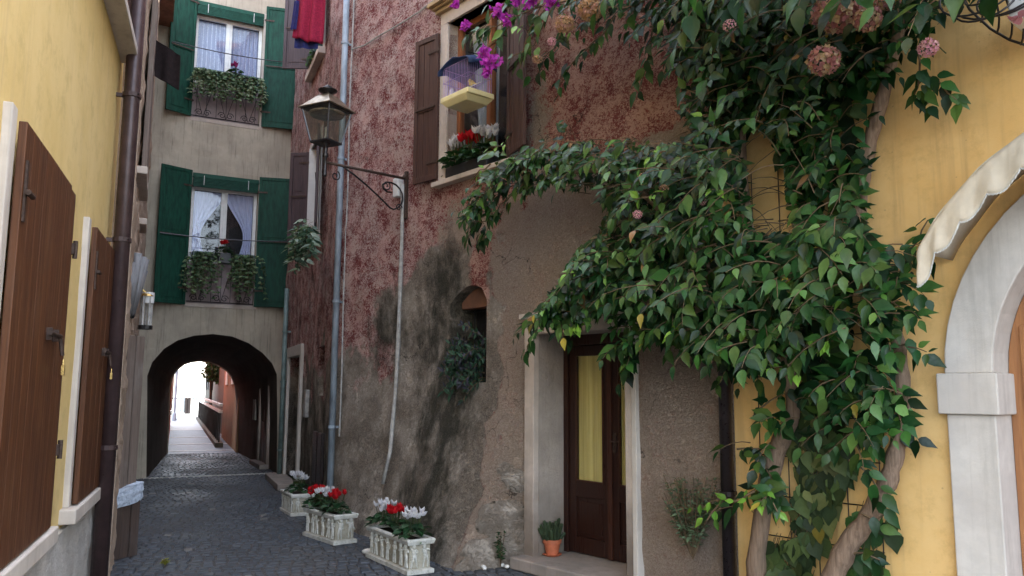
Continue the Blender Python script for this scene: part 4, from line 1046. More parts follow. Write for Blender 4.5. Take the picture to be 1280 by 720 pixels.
b = MB(PM); b.lathe([(.19, Z1 - .05), (.2, Z1 - .03), (.06, Z1 + .003)], cx, 16); part(b, 'reflector', M['tin'], lamp, smooth=True)

# ------------------------------------------------------------------ flowering plants
def loc(p, yaw=0): return Fr(Matrix.Translation(p) @ Matrix.Rotation(yaw, 4, 'Z'))
def rndv(s=1): return V((random.gauss(0, s), random.gauss(0, s), random.gauss(0, s)))
def cyclamen(p, colour, label, group, sc=1., cat='flower', rootname='cyclamen', nfl=11):
    F = loc(p); t_ = thing(rootname, label, cat, F, (0, 0, 0), group)
    b = MB(F)
    for k in range(46):
        a_ = random.uniform(0, 6.28); r_ = random.uniform(.02, .12) * sc; z_ = (.03 + .10 * (1 - r_ / .14) + random.uniform(-.02, .03)) * sc
        k_ = random.uniform(.55, 1.5); b.cur = (.018 * k_, .060 * k_, .022 * k_) if random.random() < .75 else (.05 * k_, .11 * k_, .05 * k_)
        b.leaf(V((r_ * math.cos(a_), r_ * math.sin(a_), z_)), V((math.cos(a_), math.sin(a_), random.uniform(-.5, .25))), V((math.cos(a_) * .4, math.sin(a_) * .4, 1)) + rndv(.2), random.uniform(.05, .075) * sc, .95, .15, .3)
    part(b, 'foliage', M['leafm'], t_)
    b = MB(F)
    for k in range(nfl):
        a_ = random.uniform(0, 6.28); r_ = random.uniform(0, .085) * sc; h_ = random.uniform(.15, .205) * sc
        c_ = V((r_ * math.cos(a_), r_ * math.sin(a_), h_)); b.cur = (.09, .12, .05); b.tube([(r_ * .4 * math.cos(a_), r_ * .4 * math.sin(a_), .04), c_], .0025 * sc, 4)
        n_ = 5; tilt = rndv(.25)
        for j in range(n_):
            an = j * 6.283 / n_ + random.uniform(-.3, .3); d_ = V((math.cos(an) * .75, math.sin(an) * .75, .75)) + tilt
            kk = random.uniform(.8, 1.1); b.cur = tuple(min(.9, x * kk) for x in colour)
            b.leaf(c_ - V((0, 0, .012)), d_, V((-math.cos(an), -math.sin(an), .8)), .052 * sc, .72, .3, -.5)
    part(b, 'flowers', M['petal'], t_)
    return t_
WHT = (.82, .82, .86); RED = (.62, .012, .022); MAG = (.66, .05, .55)

# ------------------------------------------------------------------ cast stone planters with putti in relief
def putto(b, c, h, yaw, rnd, FX):
    """a small standing figure in relief; FX maps (x along the face, out of it, z)"""
    def bl(x, o, z, r): 
        n0 = len(b.v); b.ball((0, 0, 0), 1, 8, 6)
        for v_ in b.v[n0:]: q = FX(c + x + v_.x * r[0], o + v_.y * r[1], z + v_.z * r[2]); v_.x, v_.y, v_.z = q
    def limb(p, q, ra, rb):
        for k in range(5): f = k / 4; r_ = ra + (rb - ra) * f; bl(p[0] + (q[0] - p[0]) * f, .004, p[1] + (q[1] - p[1]) * f, (r_, .012, r_ * 1.25))
    s = h * 1.12; lean = rnd.uniform(-.06, .06) * s
    bl(lean * 1.5, .008, .87 * s + .045, (.085 * s, .018, .10 * s))
    bl(lean, .006, .66 * s + .045, (.105 * s, .016, .14 * s)); bl(lean * .4, .006, .50 * s + .045, (.10 * s, .015, .10 * s))
    for sg in (-1, 1):
        kx = sg * rnd.uniform(.04, .10) * s; fx = kx + sg * rnd.uniform(-.02, .07) * s
        limb((sg * .045 * s, .46 * s + .045), (kx, .26 * s + .045), .055 * s, .04 * s); limb((kx, .26 * s + .045), (fx, .06 * s + .045), .04 * s, .03 * s)
        ex = sg * rnd.uniform(.13, .2) * s; ez = rnd.uniform(.5, .85) * s; limb((sg * .09 * s + lean, .74 * s + .045), (ex, ez + .045), .04 * s, .032 * s); limb((ex, ez + .045), (ex + rnd.uniform(-.1, .1) * s, ez + .045 + rnd.uniform(-.16, .16) * s), .032 * s, .024 * s)
def planter(pn, pl, wid, h, label, soil=True, L=None):
    d = (pl - pn); L = L or d.length; d.normalize()        # local x from the near corner away, y to the right of it
    M_ = Matrix(((d.x, d.y, 0, pn.x), (d.y, -d.x, 0, pn.y), (0, 0, 1, 0), (0, 0, 0, 1)))
    # keep it right handed: x = along, y = across towards the wall
    F = wallframe(pl if False else pn + d * L, pn)           # u points back towards the near corner, n into the wall side
    root = thing('stone_planter', label, 'planter', F, (L / 2, wid / 2, 0), 'carved stone planters along the pink wall')
    b = MB(F); e = .030
    def rr(z, o, i0=0): return [(-o, -o, z), (L + o, -o, z), (L + o, wid + o, z), (-o, wid + o, z)]
    prof = [(0, 0), (.035, 0), (.048, -e), (h - .055, -e), (h - .045, -.004), (h - .012, .006), (h, 0), (h, -.035), (h - .05, -.04)]
    vs_ = []; fs = []
    cl_ = []
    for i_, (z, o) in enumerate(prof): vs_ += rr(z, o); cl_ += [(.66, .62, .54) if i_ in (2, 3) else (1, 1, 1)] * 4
    n_ = len(prof)
    for i in range(n_ - 1):
        for k in range(4): k2 = (k + 1) % 4; fs.append((i * 4 + k, i * 4 + k2, (i + 1) * 4 + k2, (i + 1) * 4 + k))
    fs.append([3, 2, 1, 0]); fs.append([(n_ - 1) * 4 + k for k in range(4)])
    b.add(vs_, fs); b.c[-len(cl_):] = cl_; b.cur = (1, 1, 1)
    rnd = random.Random(int(L * 1000)); rh = h - .105
    nf = max(3, int(L / .12))
    for k in range(nf): putto(b, L * (k + .5 + rnd.uniform(-.15, .15)) / nf, rh, 0, rnd, lambda x, o, z: (x, e - o - .0, z))
    for k in range(2): putto(b, wid * (.3 + .42 * k), rh, 0, rnd, lambda x, o, z: (L - e + o, x, z))
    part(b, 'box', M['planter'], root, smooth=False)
    b = MB(F); b.box((.045, .045, h - .052), (L - .045, wid - .045, h - .03)); part(b, 'soil', M['soil'], root)
    return F, L
M['white_relief'] = stucco('relief_stone', (.66, .66, .63), (.56, .56, .52), (.25, .25, .21), .4, 60, .4, .003, 6)
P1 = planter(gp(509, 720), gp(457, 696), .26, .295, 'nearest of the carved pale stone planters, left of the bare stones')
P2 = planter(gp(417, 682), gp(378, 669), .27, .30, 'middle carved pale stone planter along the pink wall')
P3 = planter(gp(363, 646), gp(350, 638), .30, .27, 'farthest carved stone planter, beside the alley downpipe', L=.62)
G = 'cyclamens in the stone planters'
for (F, L), lst in ((P1, ((.12, WHT, 'white cyclamen at the far end of the nearest stone planter'), (.42, RED, 'red cyclamen in the middle of the nearest stone planter'), (.80, WHT, 'white cyclamen at the near end of the nearest stone planter'))),
                    (P2, ((.10, RED, 'red cyclamen at the far end of the middle stone planter'), (.38, WHT, 'white cyclamen in the middle of the middle stone planter'), (.72, RED, 'red cyclamen at the near end of the middle stone planter')))):
    for f_, c_, lb in lst:
        cyclamen(F.M @ V((L * f_ + .0, .13, .27)), c_, lb, G, 1.15, nfl=16)
cyclamen(P3[0].M @ V((P3[1] * .62, .15, .24)), WHT, 'white cyclamen in the farthest stone planter', G, 1.25, nfl=20)

# ------------------------------------------------------------------ potted cactus, pebbles, weeds by the door
p = PM.M @ V((3.98, .12, .1)); F = loc(p)
pt = thing('terracotta_pot', 'small terracotta pot on a saucer on the doorstep', 'flowerpot', F)
b = MB(F); b.lathe([(.055, .015), (.075, .115), (.085, .117), (.087, .15), (.072, .15), (.068, .12), (.0, .12)], (0, 0, 0), 22); part(b, 'pot', M['terracotta'], pt, smooth=False)
b = MB(F); b.lathe([(.06, 0), (.09, .02), (.085, .022), (.0, .014)], (0, 0, 0), 22); part(b, 'saucer', M['terracotta'], pt)
ct = thing('cactus', 'bushy ribbed dark green cactus growing in the terracotta pot', 'cactus', loc(p + V((0, 0, .12))))
b = MB(F); random.seed(3)
for k in range(26):
    a_ = k * 2.4; r_ = .012 * math.sqrt(k); q = V((r_ * math.cos(a_), r_ * math.sin(a_), .12)); top = q + V((r_ * 1.1 * math.cos(a_), r_ * 1.1 * math.sin(a_), random.uniform(.14, .25) - r_ * .9))
    k_ = random.uniform(.6, 1.4); b.cur = (.045 * k_, .070 * k_, .035 * k_); b.tube([q, (q + top) / 2 + V((0, 0, 0)), top - V((0, 0, .01)), top], [.012, .018, .015, .005], 6)
    for j in range(16):
        f = random.random(); c_ = q.lerp(top, f); an = random.uniform(0, 6.28); b.cur = (.09, .11, .06); b.leaf(c_, V((math.cos(an), math.sin(an), .9)), V((0, 0, 1)) + rndv(.3), .022, .35)
part(b, 'stems', M['leafm'], ct)
random.seed(31)
for k in range(7):
    q = PM.M @ V((3.66 + random.uniform(-.10, .13), -.38 + random.uniform(-.12, .14), .025)); b = MB(loc(q)); b.ball((0, 0, 0), (random.uniform(.018, .035), random.uniform(.018, .03), .016), 9, 6, jit=.08)
    solo(b, 'pebble', M['pebble'], 'one of the white pebbles heaped left of the doorstep', 'pebble', group='white pebbles by the doorstep', smooth=True)
q = gp(456, 692) + V((.03, 0, .02)); b = MB(loc(q)); b.ball((0, 0, 0), (.06, .04, .03), 9, 6, jit=.1); solo(b, 'pebble', M['pebble'], 'white stone lying alone between the two nearer planters', 'pebble', smooth=True)
def weed(p, label, h, n_, c_, name='small_plant', lsz=.05, cat='plant', spread=.12, mat='leafm'):
    F = loc(p); t_ = thing(name, label, cat, F); b = MB(F); st = []
    for k in range(n_): a_ = random.uniform(0, 6.28); e_ = V((math.cos(a_) * spread * random.uniform(.3, 1), math.sin(a_) * spread * random.uniform(.3, 1), h * random.uniform(.6, 1))); b.tube([(0, 0, 0), e_ * .5 + V((0, 0, .02)), e_], .003, 4); st.append(e_)
    part(b, 'stems', M['twig'], t_); b = MB(F)
    for e_ in st:
        for j in range(14):
            f = random.uniform(.25, 1); an = random.uniform(0, 6.28); k_ = random.uniform(.6, 1.5); b.cur = tuple(x * k_ for x in c_)
            b.leaf(e_ * f, V((math.cos(an), math.sin(an), random.uniform(-.3, .6))), V((0, 0, 1)) + rndv(.4), lsz * random.uniform(.7, 1.2), .42)
    part(b, 'leaves', M[mat], t_)
weed(PM.M @ V((3.73, -.28, .02)), 'spindly dark weed growing at the wall foot left of the doorstep', .30, 6, (.035, .07, .03), spread=.09)
weed(gp(206, 706), 'tiny yellow-green weed growing between the street setts', .05, 6, (.22, .22, .03), lsz=.03, spread=.06)
weed(PM.M @ V((5.74, -.14, .38)), 'grey-green variegated shrub at the wall beside the dark downpipe', .62, 60, (.12, .17, .10), 'variegated_shrub', .05, 'shrub', .22)

# ------------------------------------------------------------------ trailing plants
def trailing(t_, F, origins, length, cols, lsz=.045, droop=1., out=.12, n_=9, wd=.65, mat='leafm', stem=True):
    b = MB(F); s_ = MB(F)
    for o_ in origins:
        o_ = V(o_); L = length * random.uniform(.25, 1.0) ** 1.0; a_ = random.uniform(0, 6.28)
        d_ = V((random.gauss(0, .5) * out * 3, -abs(random.gauss(out, out * .5)), random.uniform(.0, .10))); pts = [o_]
        st = L / n_
        v_ = V((d_.x, d_.y, .10)) / .3
        for k in range(n_): v_ = v_ * .72 + V((0, 0, -droop * .35)) + rndv(.07); pts.append(pts[-1] + v_.normalized() * st)
        s_.tube(pts, .0025, 3)
        for q in pts[1:]:
            for j in range(2):
                an = random.uniform(0, 6.28); k_ = random.uniform(.55, 1.5); b.cur = tuple(x * k_ for x in random.choice(cols))
                b.leaf(q, V((math.cos(an), math.sin(an) - .3, -.35)), V((0, -1, .7)) + rndv(.45), lsz * random.uniform(.7, 1.25), wd)
    part(s_, 'stems', M['twig'], t_); part(b, 'leaves', M[mat], t_)
random.seed(11)
VAR = [(.20, .27, .16), (.13, .21, .11), (.06, .12, .06), (.30, .35, .23)]
IVY = [(.07, .13, .06), (.12, .19, .09), (.045, .09, .045), (.18, .25, .13)]
for rc, nm in ((wU, 'u'), (wL, 'l')):
    x0, z0, x1, z1 = rc[0][0], rc[0][1], rc[2][0], rc[2][1]; zg = z0 + (z1 - z0) * .32; W = x1 - x0
    if nm == 'u':
        bxs = [((x0 + .05, x1 - .05), 'dark trough of ivy across the upper window of the grey house')]
    else:
        bxs = [((x0 + .05, x0 + W * .36), 'left window box of ivy on the lower green-shuttered window'), ((x0 + W * .66, x1 - .04), 'right window box of ivy on the lower green-shuttered window')]
    for (a_, e_), lb in bxs:
        b = MB(GF); yb = -.18
        t_ = thing('window_box', lb.replace(' of ivy', ' holding ivy'), 'window box', GF, ((a_ + e_) / 2, yb, zg))
        b.box((a_, yb - .10, zg - .02), (e_, yb + .09, zg + .16)); part(b, 'trough', M['pot_green'], t_, bevel=.01)
        t_ = thing('trailing_ivy', lb.replace('window box', 'trailing ivy').replace('dark trough of ivy', 'pale variegated ivy spilling').replace('trailing ivy of ivy', 'trailing ivy'), 'ivy', GF, ((a_ + e_) / 2, yb, zg + .16))
        n_ = int((130 if nm == 'l' else 140) * (e_ - a_)); trailing(t_, GF, [(random.uniform(a_, e_), yb - .04 + random.uniform(-.05, .05), zg + .15) for _ in range(n_)], .92 if nm == 'l' else .62, VAR if nm == 'u' else IVY, .07, out=.085)
b = MB(GF); x_ = wL[0][0] + (wL[1][0] - wL[0][0]) * .51; zg = wL[0][1] + (wL[2][1] - wL[0][1]) * .32
t_ = thing('window_box', 'small dark pot in the middle of the lower green-shuttered window', 'window box', GF, (x_, -.18, zg)); b.box((x_ - .11, -.27, zg - .03), (x_ + .11, -.09, zg + .16)); part(b, 'trough', M['pot_black'], t_, bevel=.01)
cyclamen(GF.M @ V((x_, -.18, zg + .13)), RED, 'red cyclamen between the two ivies of the lower green-shuttered window', None, 1.3)
zgu = wU[0][1] + (wU[2][1] - wU[0][1]) * .32
cyclamen(GF.M @ V((wU[0][0] + .75, -.16, zgu + .13)), (.35, .03, .15), 'crimson flower standing in the ivy of the upper window', None, 1.3, nfl=9)
# clothes lines
for (a_, c_, lb) in (((215, 52), (375, 80), 'thin dark clothes line in front of the upper green-shuttered window'), ((200, 291), (378, 302), 'thin dark clothes line in front of the lower green-shuttered window')):
    b = MB(GF); p0, p1 = GF.p3(*a_, -.45), GF.p3(*c_, -.45); b.tube([p0.lerp(p1, k / 12) - V((0, 0, .05 * math.sin(math.pi * k / 12))) for k in range(13)], .010, 5)
    solo(b, 'clothes_line', M['iron_grey'], lb, 'clothes line', at=(0, 0, p0.z))
# dark cloth hung out from the rubble house
F = wallframe(V((0, 0, 0)) + LS.M @ V((.2, -.02, 0)), LS.M @ V((.2, -.02, 0)) + V((1, .25, 0)))
pA, pB = F.p3(192, 48), F.p3(226, 70); pC, pD = F.p3(224, 113), F.p3(193, 95)
b = MB(F); mb_d = 0; cloth_strip(b, lambda t: (pA.x + (pB.x - pA.x) * t, pA.z + (pB.z - pA.z) * t), lambda t: (pD.x + (pC.x - pD.x) * t, pD.z + (pC.z - pD.z) * t), .012, 1.5, 20, 10)
o = solo(b, 'hanging_cloth', M['black_cloth'], 'square dark cloth hanging out above the alley on the left', 'cloth', at=(pA.x, 0, pA.z)); md = o.modifiers.new('thick', 'SOLIDIFY'); md.thickness = .012
# plant hanging at the lower alley window
q0 = PA.p3(384, 300, -.30)
t_ = thing('trailing_plant', 'pale variegated plant hanging from the lower window of the alley wall', 'plant', PA, q0)
trailing(t_, PA, [q0 + V((random.uniform(-.35, .35), random.uniform(-.1, .08), random.uniform(-.05, .25))) for _ in range(44)], .55, [(.24, .33, .27), (.14, .24, .18), (.06, .12, .09), (.36, .44, .38)], .13, out=.12, n_=6, wd=.4)
# niche shrub
q0 = PM.p3(585, 440, -.15)
t_ = thing('niche_shrub', 'dark glossy shrub bulging out of the small arched niche in the pink wall', 'shrub', PM, (q0.x, 0, nz0))
b = MB(PM); tw = MB(PM); random.seed(17)
for k in range(36):
    o_ = V((random.uniform(nx0 + .05, nx1 - .03), .08, random.uniform(nz0 + .02, nz0 + .42))); an = random.gauss(-.25, .4); L = random.uniform(.15, .38)
    v_ = V((an, -1, random.uniform(-.1, .6))).normalized(); pts = [o_]
    if random.random() < .25: v_ = V((.1 * an, -.3, 1)).normalized(); L *= .9
    for j in range(6): v_ = (v_ + V((-.03, 0, -.24))).normalized(); pts.append(pts[-1] + v_ * L / 6)
    tw.tube(pts, .003, 3)
    for j, q in enumerate(pts[1:]):
        for m_ in range(4):
            k_ = random.uniform(.5, 1.5); b.cur = (.028 * k_, .070 * k_, .042 * k_) if random.random() < .7 else (.05 * k_, .05 * k_, .075 * k_)
            a2 = random.uniform(0, 6.28); b.leaf(q, V((math.cos(a2), -.5, math.sin(a2) - .1)), V((0, -1, .6)) + rndv(.4), random.uniform(.06, .095), .36, .2, .2)
part(tw, 'stems', M['twig'], t_); part(b, 'leaves', M['leafm'], t_)

# ------------------------------------------------------------------ things at the pink wall's window
zs = wz0 + .0; yb = -.0
for x_, c_, lb in ((2.60, WHT, 'white cyclamen at the left of the flower box under the birdcage'), (2.84, RED, 'red cyclamen in the middle of the flower box under the birdcage'), (3.08, WHT, 'white cyclamen at the right of the flower box under the birdcage')):
    cyclamen(PM.M @ V((x_, yb, zs + .10)), c_, lb, 'cyclamens in the window box', 1.6, nfl=16)
t_ = thing('window_box', 'black flower box on the sill of the brown-shuttered window', 'window box', PM, (2.92, yb, zs))
b = MB(PM); b.box((2.5, yb - .085, zs + .002), (3.22, yb + .09, zs + .12)); part(b, 'trough', M['pot_black'], t_, bevel=.012)
b = MB(PM); b.box((2.53, yb - .06, zs + .121), (3.19, yb + .065, zs + .125)); part(b, 'soil', M['soil'], t_)
# birdcage
CD = -.27; cc = PM.p3(584, 105, CD)
ztop = PM.hit(584, 80, CD)[1]; zbt = PM.hit(584, 127, CD)[1]; cw_, cdp = .21, .135
cg = thing('birdcage', 'small birdcage with cream tray and blue cover hanging before the brown-shuttered window', 'birdcage', PM, (cc.x, CD, zbt))
x_, W_, D_ = cc.x, .225, .15
b = MB(PM); b.frustum((x_, CD, 0), .19, zbt - .055, .245, zbt, R(45)); 
for v_ in b.v: v_.x = x_ + (v_.x - x_) * 1.25
n0 = len(b.v); b.box((x_ - W_ - .01, CD - D_ - .02, zbt + .0), (x_ + W_ + .01, CD + D_ + .02, zbt + .055)); part(b, 'tray', M['cream'], cg, bevel=.008)
b = MB(PM); b.box((x_ - W_ + .02, CD - D_ + .01, zbt + .051), (x_ + W_ - .02, CD + D_ - .01, zbt + .06)); part(b, 'floor', M['white'], cg)
b = MB(PM)
nx_ = 17; zc0, zc1 = zbt + .055, ztop - .03
for k in range(nx_ + 1):
    xx = x_ - W_ + .008 + (2 * W_ - .016) * k / nx_
    for yy in (CD - D_ + .005, CD + D_ - .005): b.tube([(xx, yy, zc0), (xx, yy, zc1)], .0022, 4)
for k in range(1, 11):
    yy = CD - D_ + .005 + (2 * D_ - .01) * k / 11
    for xx in (x_ - W_ + .008, x_ + W_ - .008): b.tube([(xx, yy, zc0), (xx, yy, zc1)], .0022, 4)
for f in (.0, .5, .98):
    zz = zc0 + (zc1 - zc0) * f; q = [(x_ - W_ + .008, CD - D_ + .005), (x_ + W_ - .008, CD - D_ + .005), (x_ + W_ - .008, CD + D_ - .005), (x_ - W_ + .008, CD + D_ - .005)]
    for k in range(4): b.tube([(*q[k], zz), (*q[(k + 1) % 4], zz)], .004, 4)
part(b, 'bars', M['lilac'], cg)
b = MB(PM); pr = [(-1.18, -.055), (-1.15, -.01), (-.95, .03), (-.5, .065), (0, .08), (.5, .065), (.95, .03), (1.15, -.01), (1.18, -.055)]
vs_ = []; fs = []
for j, yy in enumerate((CD - D_ - .04, CD - D_ * .5, CD, CD + D_ * .5, CD + D_ + .03)):
    for i, (u_, z_) in enumerate(pr): vs_.append((x_ + u_ * W_, yy, zc1 + z_ * .9 + .012 * math.sin(i * 2.1 + j * 1.7) - (.03 if j in (0, 4) else 0)))
for j in range(4):
    for i in range(len(pr) - 1): k = j * len(pr) + i; fs.append((k, k + 1, k + len(pr) + 1, k + len(pr)))
b.add(vs_, fs); o = part(b, 'cover', M['blue'], cg, smooth=True); md = o.modifiers.new('thick', 'SOLIDIFY'); md.thickness = .01
b = MB(PM); b.lathe([(.03, zc0 + .02), (.035, zc0 + .05), (.03, zc0 + .06), (.028, zc0 + .14), (.012, zc0 + .16)], (x_ - W_ - .035, CD, 0), 12); part(b, 'feeder', M['white'], cg, smooth=True)
b = MB(PM); b.lathe([(.038, zc0 + .005), (.042, zc0 + .03), (.036, zc0 + .05)], (x_ - W_ - .035, CD, 0), 12); part(b, 'feeder_cup', M['cream'], cg)
b = MB(PM); b.tube([(x_ - W_ + .01, CD, zc0 + .09), (x_ + W_ - .01, CD, zc0 + .09)], .006, 5); part(b, 'perch', M['white'], cg)
b = MB(PM); b.tube([(x_, CD, zc1 + .06), (x_, CD, zc1 + .16), (x_, .02, zc1 + .19)], .005, 5); part(b, 'hook', M['iron'], cg)
b = MB(PM); b.ball((x_ + .07, CD, zc0 + .125), (.04, .022, .028), 10, 8); b.ball((x_ + .045, CD, zc0 + .155), .018, 8, 6); b.tube([(x_ + .10, CD, zc0 + .12), (x_ + .16, CD, zc0 + .085)], [.012, .004], 5); b.tube([(x_ + .03, CD, zc0 + .155), (x_ + .012, CD, zc0 + .15)], [.006, .001], 5)
b.tube([(x_ + .06, CD, zc0 + .11), (x_ + .06, CD, zc0 + .09)], .003, 4)
M['bird'] = simple('canary_yellow', (.75, .60, .12), .8); solo(b, 'canary', M['bird'], 'yellow canary sitting on the perch in the birdcage', 'bird', at=(x_ + .07, CD, zc0 + .09), smooth=True)
# green-flowered box and crimson towel at the upper alley window
sx = (aup[0][0] + aup[1][0]) / 2
t_ = thing('window_box', 'dark green flower box on the sill of the upper alley window', 'window box', PA, (sx, -.06, aup[0][1]))
b = MB(PA); b.box((sx - .3, -.15, aup[0][1] + .002), (sx + .42, .03, aup[0][1] + .16)); part(b, 'trough', M['pot_green'], t_, bevel=.01)
t_ = thing('geranium', 'small light green plant in the box of the upper alley window', 'plant', PA, (sx, -.08, aup[0][1] + .16)); trailing(t_, PA, [(sx + random.uniform(-.25, .35), -.07, aup[0][1] + .15) for _ in range(34)], .2, [(.10, .2, .04), (.06, .13, .03)], .06, out=.10, n_=4)
q = PA.M @ PA.p3(386, 30, -.42); F = wallframe(q, q + V((1, -.15, 0)))
def hp(px, py): return F.hit(px, py)
tw_ = thing('hanging_laundry', 'crimson towelling garment with dark lining hanging beside the upper alley window', 'laundry', F, (0, 0, hp(386, -10)[1]))
global_z = [hp(*p) for p in ((372, -12), (409, -12), (404, 56), (365, 47))]
b = MB(F); mb_d = 0; A_, B_, C_, D__ = global_z; cloth_strip(b, lambda t: (A_[0] + (B_[0] - A_[0]) * t, A_[1]), lambda t: (D__[0] + (C_[0] - D__[0]) * t, D__[1] + (C_[1] - D__[1]) * t + .015 * math.sin(t * 9)), .035, 2.6, 36, 14)
o = part(b, 'cloth', M['pinkcloth'], tw_, smooth=True); md = o.modifiers.new('thick', 'SOLIDIFY'); md.thickness = .012
E_ = [hp(*p) for p in ((367, 40), (400, 48), (396, 60), (366, 58))]
b = MB(F); mb_d = .045; cloth_strip(b, lambda t: (E_[0][0] + (E_[1][0] - E_[0][0]) * t, E_[0][1] + .2), lambda t: (E_[3][0] + (E_[2][0] - E_[3][0]) * t, E_[3][1] + (E_[2][1] - E_[3][1]) * t), .02, 2, 24, 8)
o = part(b, 'lining', M['navy'], tw_, smooth=True)
E_ = [hp(*p) for p in ((369, 2), (376, -5), (372, 30), (364, 38))]
b = MB(F); mb_d = -.03; cloth_strip(b, lambda t: (E_[0][0] + (E_[1][0] - E_[0][0]) * t, E_[0][1]), lambda t: (E_[3][0] + (E_[2][0] - E_[3][0]) * t, E_[3][1]), .012, 1.5, 12, 8)
M['royal'] = simple('royal_blue_cloth', (.012, .012, .09), .9); o = part(b, 'sleeve', M['royal'], tw_, smooth=True)
# bundles and lamp on the rubble house
def lsb(px, py, d=-.15): return LS.hitx(px, py, -.3 if px < 175 else .5)
t0, t1 = lsb(163, 333), lsb(158, 393)
hb = thing('folded_parasol', 'folded grey parasol tied at its foot, fixed to the rubble house wall', 'parasol', LS, (t0.x, 0, t1.z))
b = MB(LS)
c0 = lsb(169, 334, -.18); c1 = lsb(161, 395, -.18); random.seed(4)
for k in range(11):
    a_ = k * 6.28 / 11; r0_ = .14; r1_ = .035
    p0 = c0 + V((r0_ * math.cos(a_) * 1.4, r0_ * math.sin(a_) * .6, random.uniform(-.05, .12))); p1 = c1 + V((r1_ * math.cos(a_), r1_ * math.sin(a_), 0)); b.tube([p0, p0.lerp(p1, .5) + V((0, 0, 0)), p1], [.035, .03, .014], 6)
M['greycloth'] = simple('grey_canvas', (.22, .22, .23), .8, 0, .3, 15, stretch=(1, 1, .2)); part(b, 'canopy', M['greycloth'], hb, smooth=True)
b = MB(LS); b.lathe([(.045, 0), (.05, .02), (.05, .06), (.045, .08)], c1 + V((0, 0, -.02)), 12); b.tube([c1 + V((0, 0, .0)), c1 - V((0, 0, .25))], .012, 6); part(b, 'tie', M['iron'], hb)
q = lsb(183, 385, -.18); wc = thing('wind_chime', 'bundle of pale hanging tubes under a white lamp on the rubble house', 'wind chime', LS, q)
b = MB(LS)
for k in range(5): a_ = k * 1.256; b.tube([q + V((.05 * math.cos(a_), .05 * math.sin(a_), .12)), q + V((.05 * math.cos(a_), .05 * math.sin(a_), -.2))], .012, 6)
part(b, 'tubes', M['pipe_white'], wc); b = MB(LS); b.lathe([(.07, -.22), (.07, -.18)], q, 12); part(b, 'ring', M['iron'], wc); b = MB(LS); b.lathe([(.07, .12), (.06, .14), (.02, .16)], q, 12); b.tube([q + V((0, 0, .15)), q + V((0, .2, .3))], .01, 5); part(b, 'holder', M['brass'], wc)
q = lsb(186, 379, -.25); wl_ = thing('wall_lamp', 'small white cylindrical lamp on the rubble house wall beside the passage', 'lamp', LS, q)
b = MB(LS); b.lathe([(.05, 0), (.05, .11)], q, 14); part(b, 'shade', M['white'], wl_); b = MB(LS); b.tube([q + V((0, 0, .08)), q + V((-.0, .25, .08))], .012, 6); part(b, 'arm', M['iron'], wl_)
# wooden boards in plastic wrap before the rubble house
pc = gp(138, 702); F = wallframe(pc, gp(172, 694)); wd_ = (F.I @ gp(172, 694)).x
bw = thing('boarded_post', 'rusty weathered door boards with clear plastic wrapped round them, beside the plum downpipe', 'post', F)
zw1 = F.hit(155, 608)[1]; zw0 = F.hit(155, 631)[1]
for k in range(3):
    b = MB(F); b.box((wd_ * k / 3 + .004, .01 * (k % 2), 0), (wd_ * (k + 1) / 3 - .004, .12, zw0 + .04)); part(b, 'board', M['rustboard'], bw, bevel=.008)
for k, (xa_, xb_) in enumerate(((.06, .15), (.17, .27))):
    b = MB(F); b.box((xa_, .02 + .01 * k, zw0 + .045), (xb_, .10, 2.1)); part(b, 'upper_board', M['board'], bw, bevel=.008)
b = MB(F); random.seed(9)
H_ = zw1 - zw0; lv = [(zw0, .004), (zw0 + H_ * .15, .02), (zw0 + H_ * .4, .014), (zw0 + H_ * .55, .028), (zw0 + H_ * .8, .02), (zw0 + H_ * .97, .014), (zw0 + H_, -.04)]
vs_ = []; fs = []; nb_ = 28; W2 = wd_ / 2
base = []
for k in range(nb_):
    a_ = 2 * math.pi * k / nb_; cx_, sy_ = math.cos(a_), math.sin(a_); base.append((W2 + math.copysign(abs(cx_) ** .4, cx_) * (W2 + .01), .06 + math.copysign(abs(sy_) ** .4, sy_) * .075))
for z_, o_ in lv:
    for (x1_, y1_) in base:
        l_ = math.hypot(x1_ - W2, y1_ - .06); j_ = o_ + random.uniform(-.007, .007); vs_.append((x1_ + (x1_ - W2) / l_ * j_, y1_ + (y1_ - .06) / l_ * j_, z_ + random.uniform(-.008, .008) + .05 * (x1_ / wd_ - .5)))
for i in range(len(lv) - 1):
    for k in range(nb_): fs.append((i * nb_ + k, i * nb_ + (k + 1) % nb_, (i + 1) * nb_ + (k + 1) % nb_, (i + 1) * nb_ + k))
fs.append([(len(lv) - 1) * nb_ + k for k in range(nb_)]); b.add(vs_, fs); part(b, 'plastic_wrap', M['wrap'], bw)

# ------------------------------------------------------------------ trellis wires on the villa
tr_ = thing('wire_trellis', 'thin dark wire trellis fixed to the yellow wall behind the climbers', 'trellis', PM, (6.9, 0, .2))
b = MB(PM)
for px in (950, 985, 1019, 1057, 1098): x_ = PM.hit(px, 560, -.02)[0]; b.tube([(x_, -.02, .1), (x_, -.02, 3.2)], .004, 4)
xa, xb = PM.hit(945, 560, -.02)[0], PM.hit(1100, 560, -.02)[0]
for z_ in (.35, .62, .89, 1.16, 1.43, 1.70, 1.97, 2.24, 2.5): b.tube([(xa, -.027, z_), (xb, -.027, z_)], .004, 4)
part(b, 'wires', M['iron'], tr_)

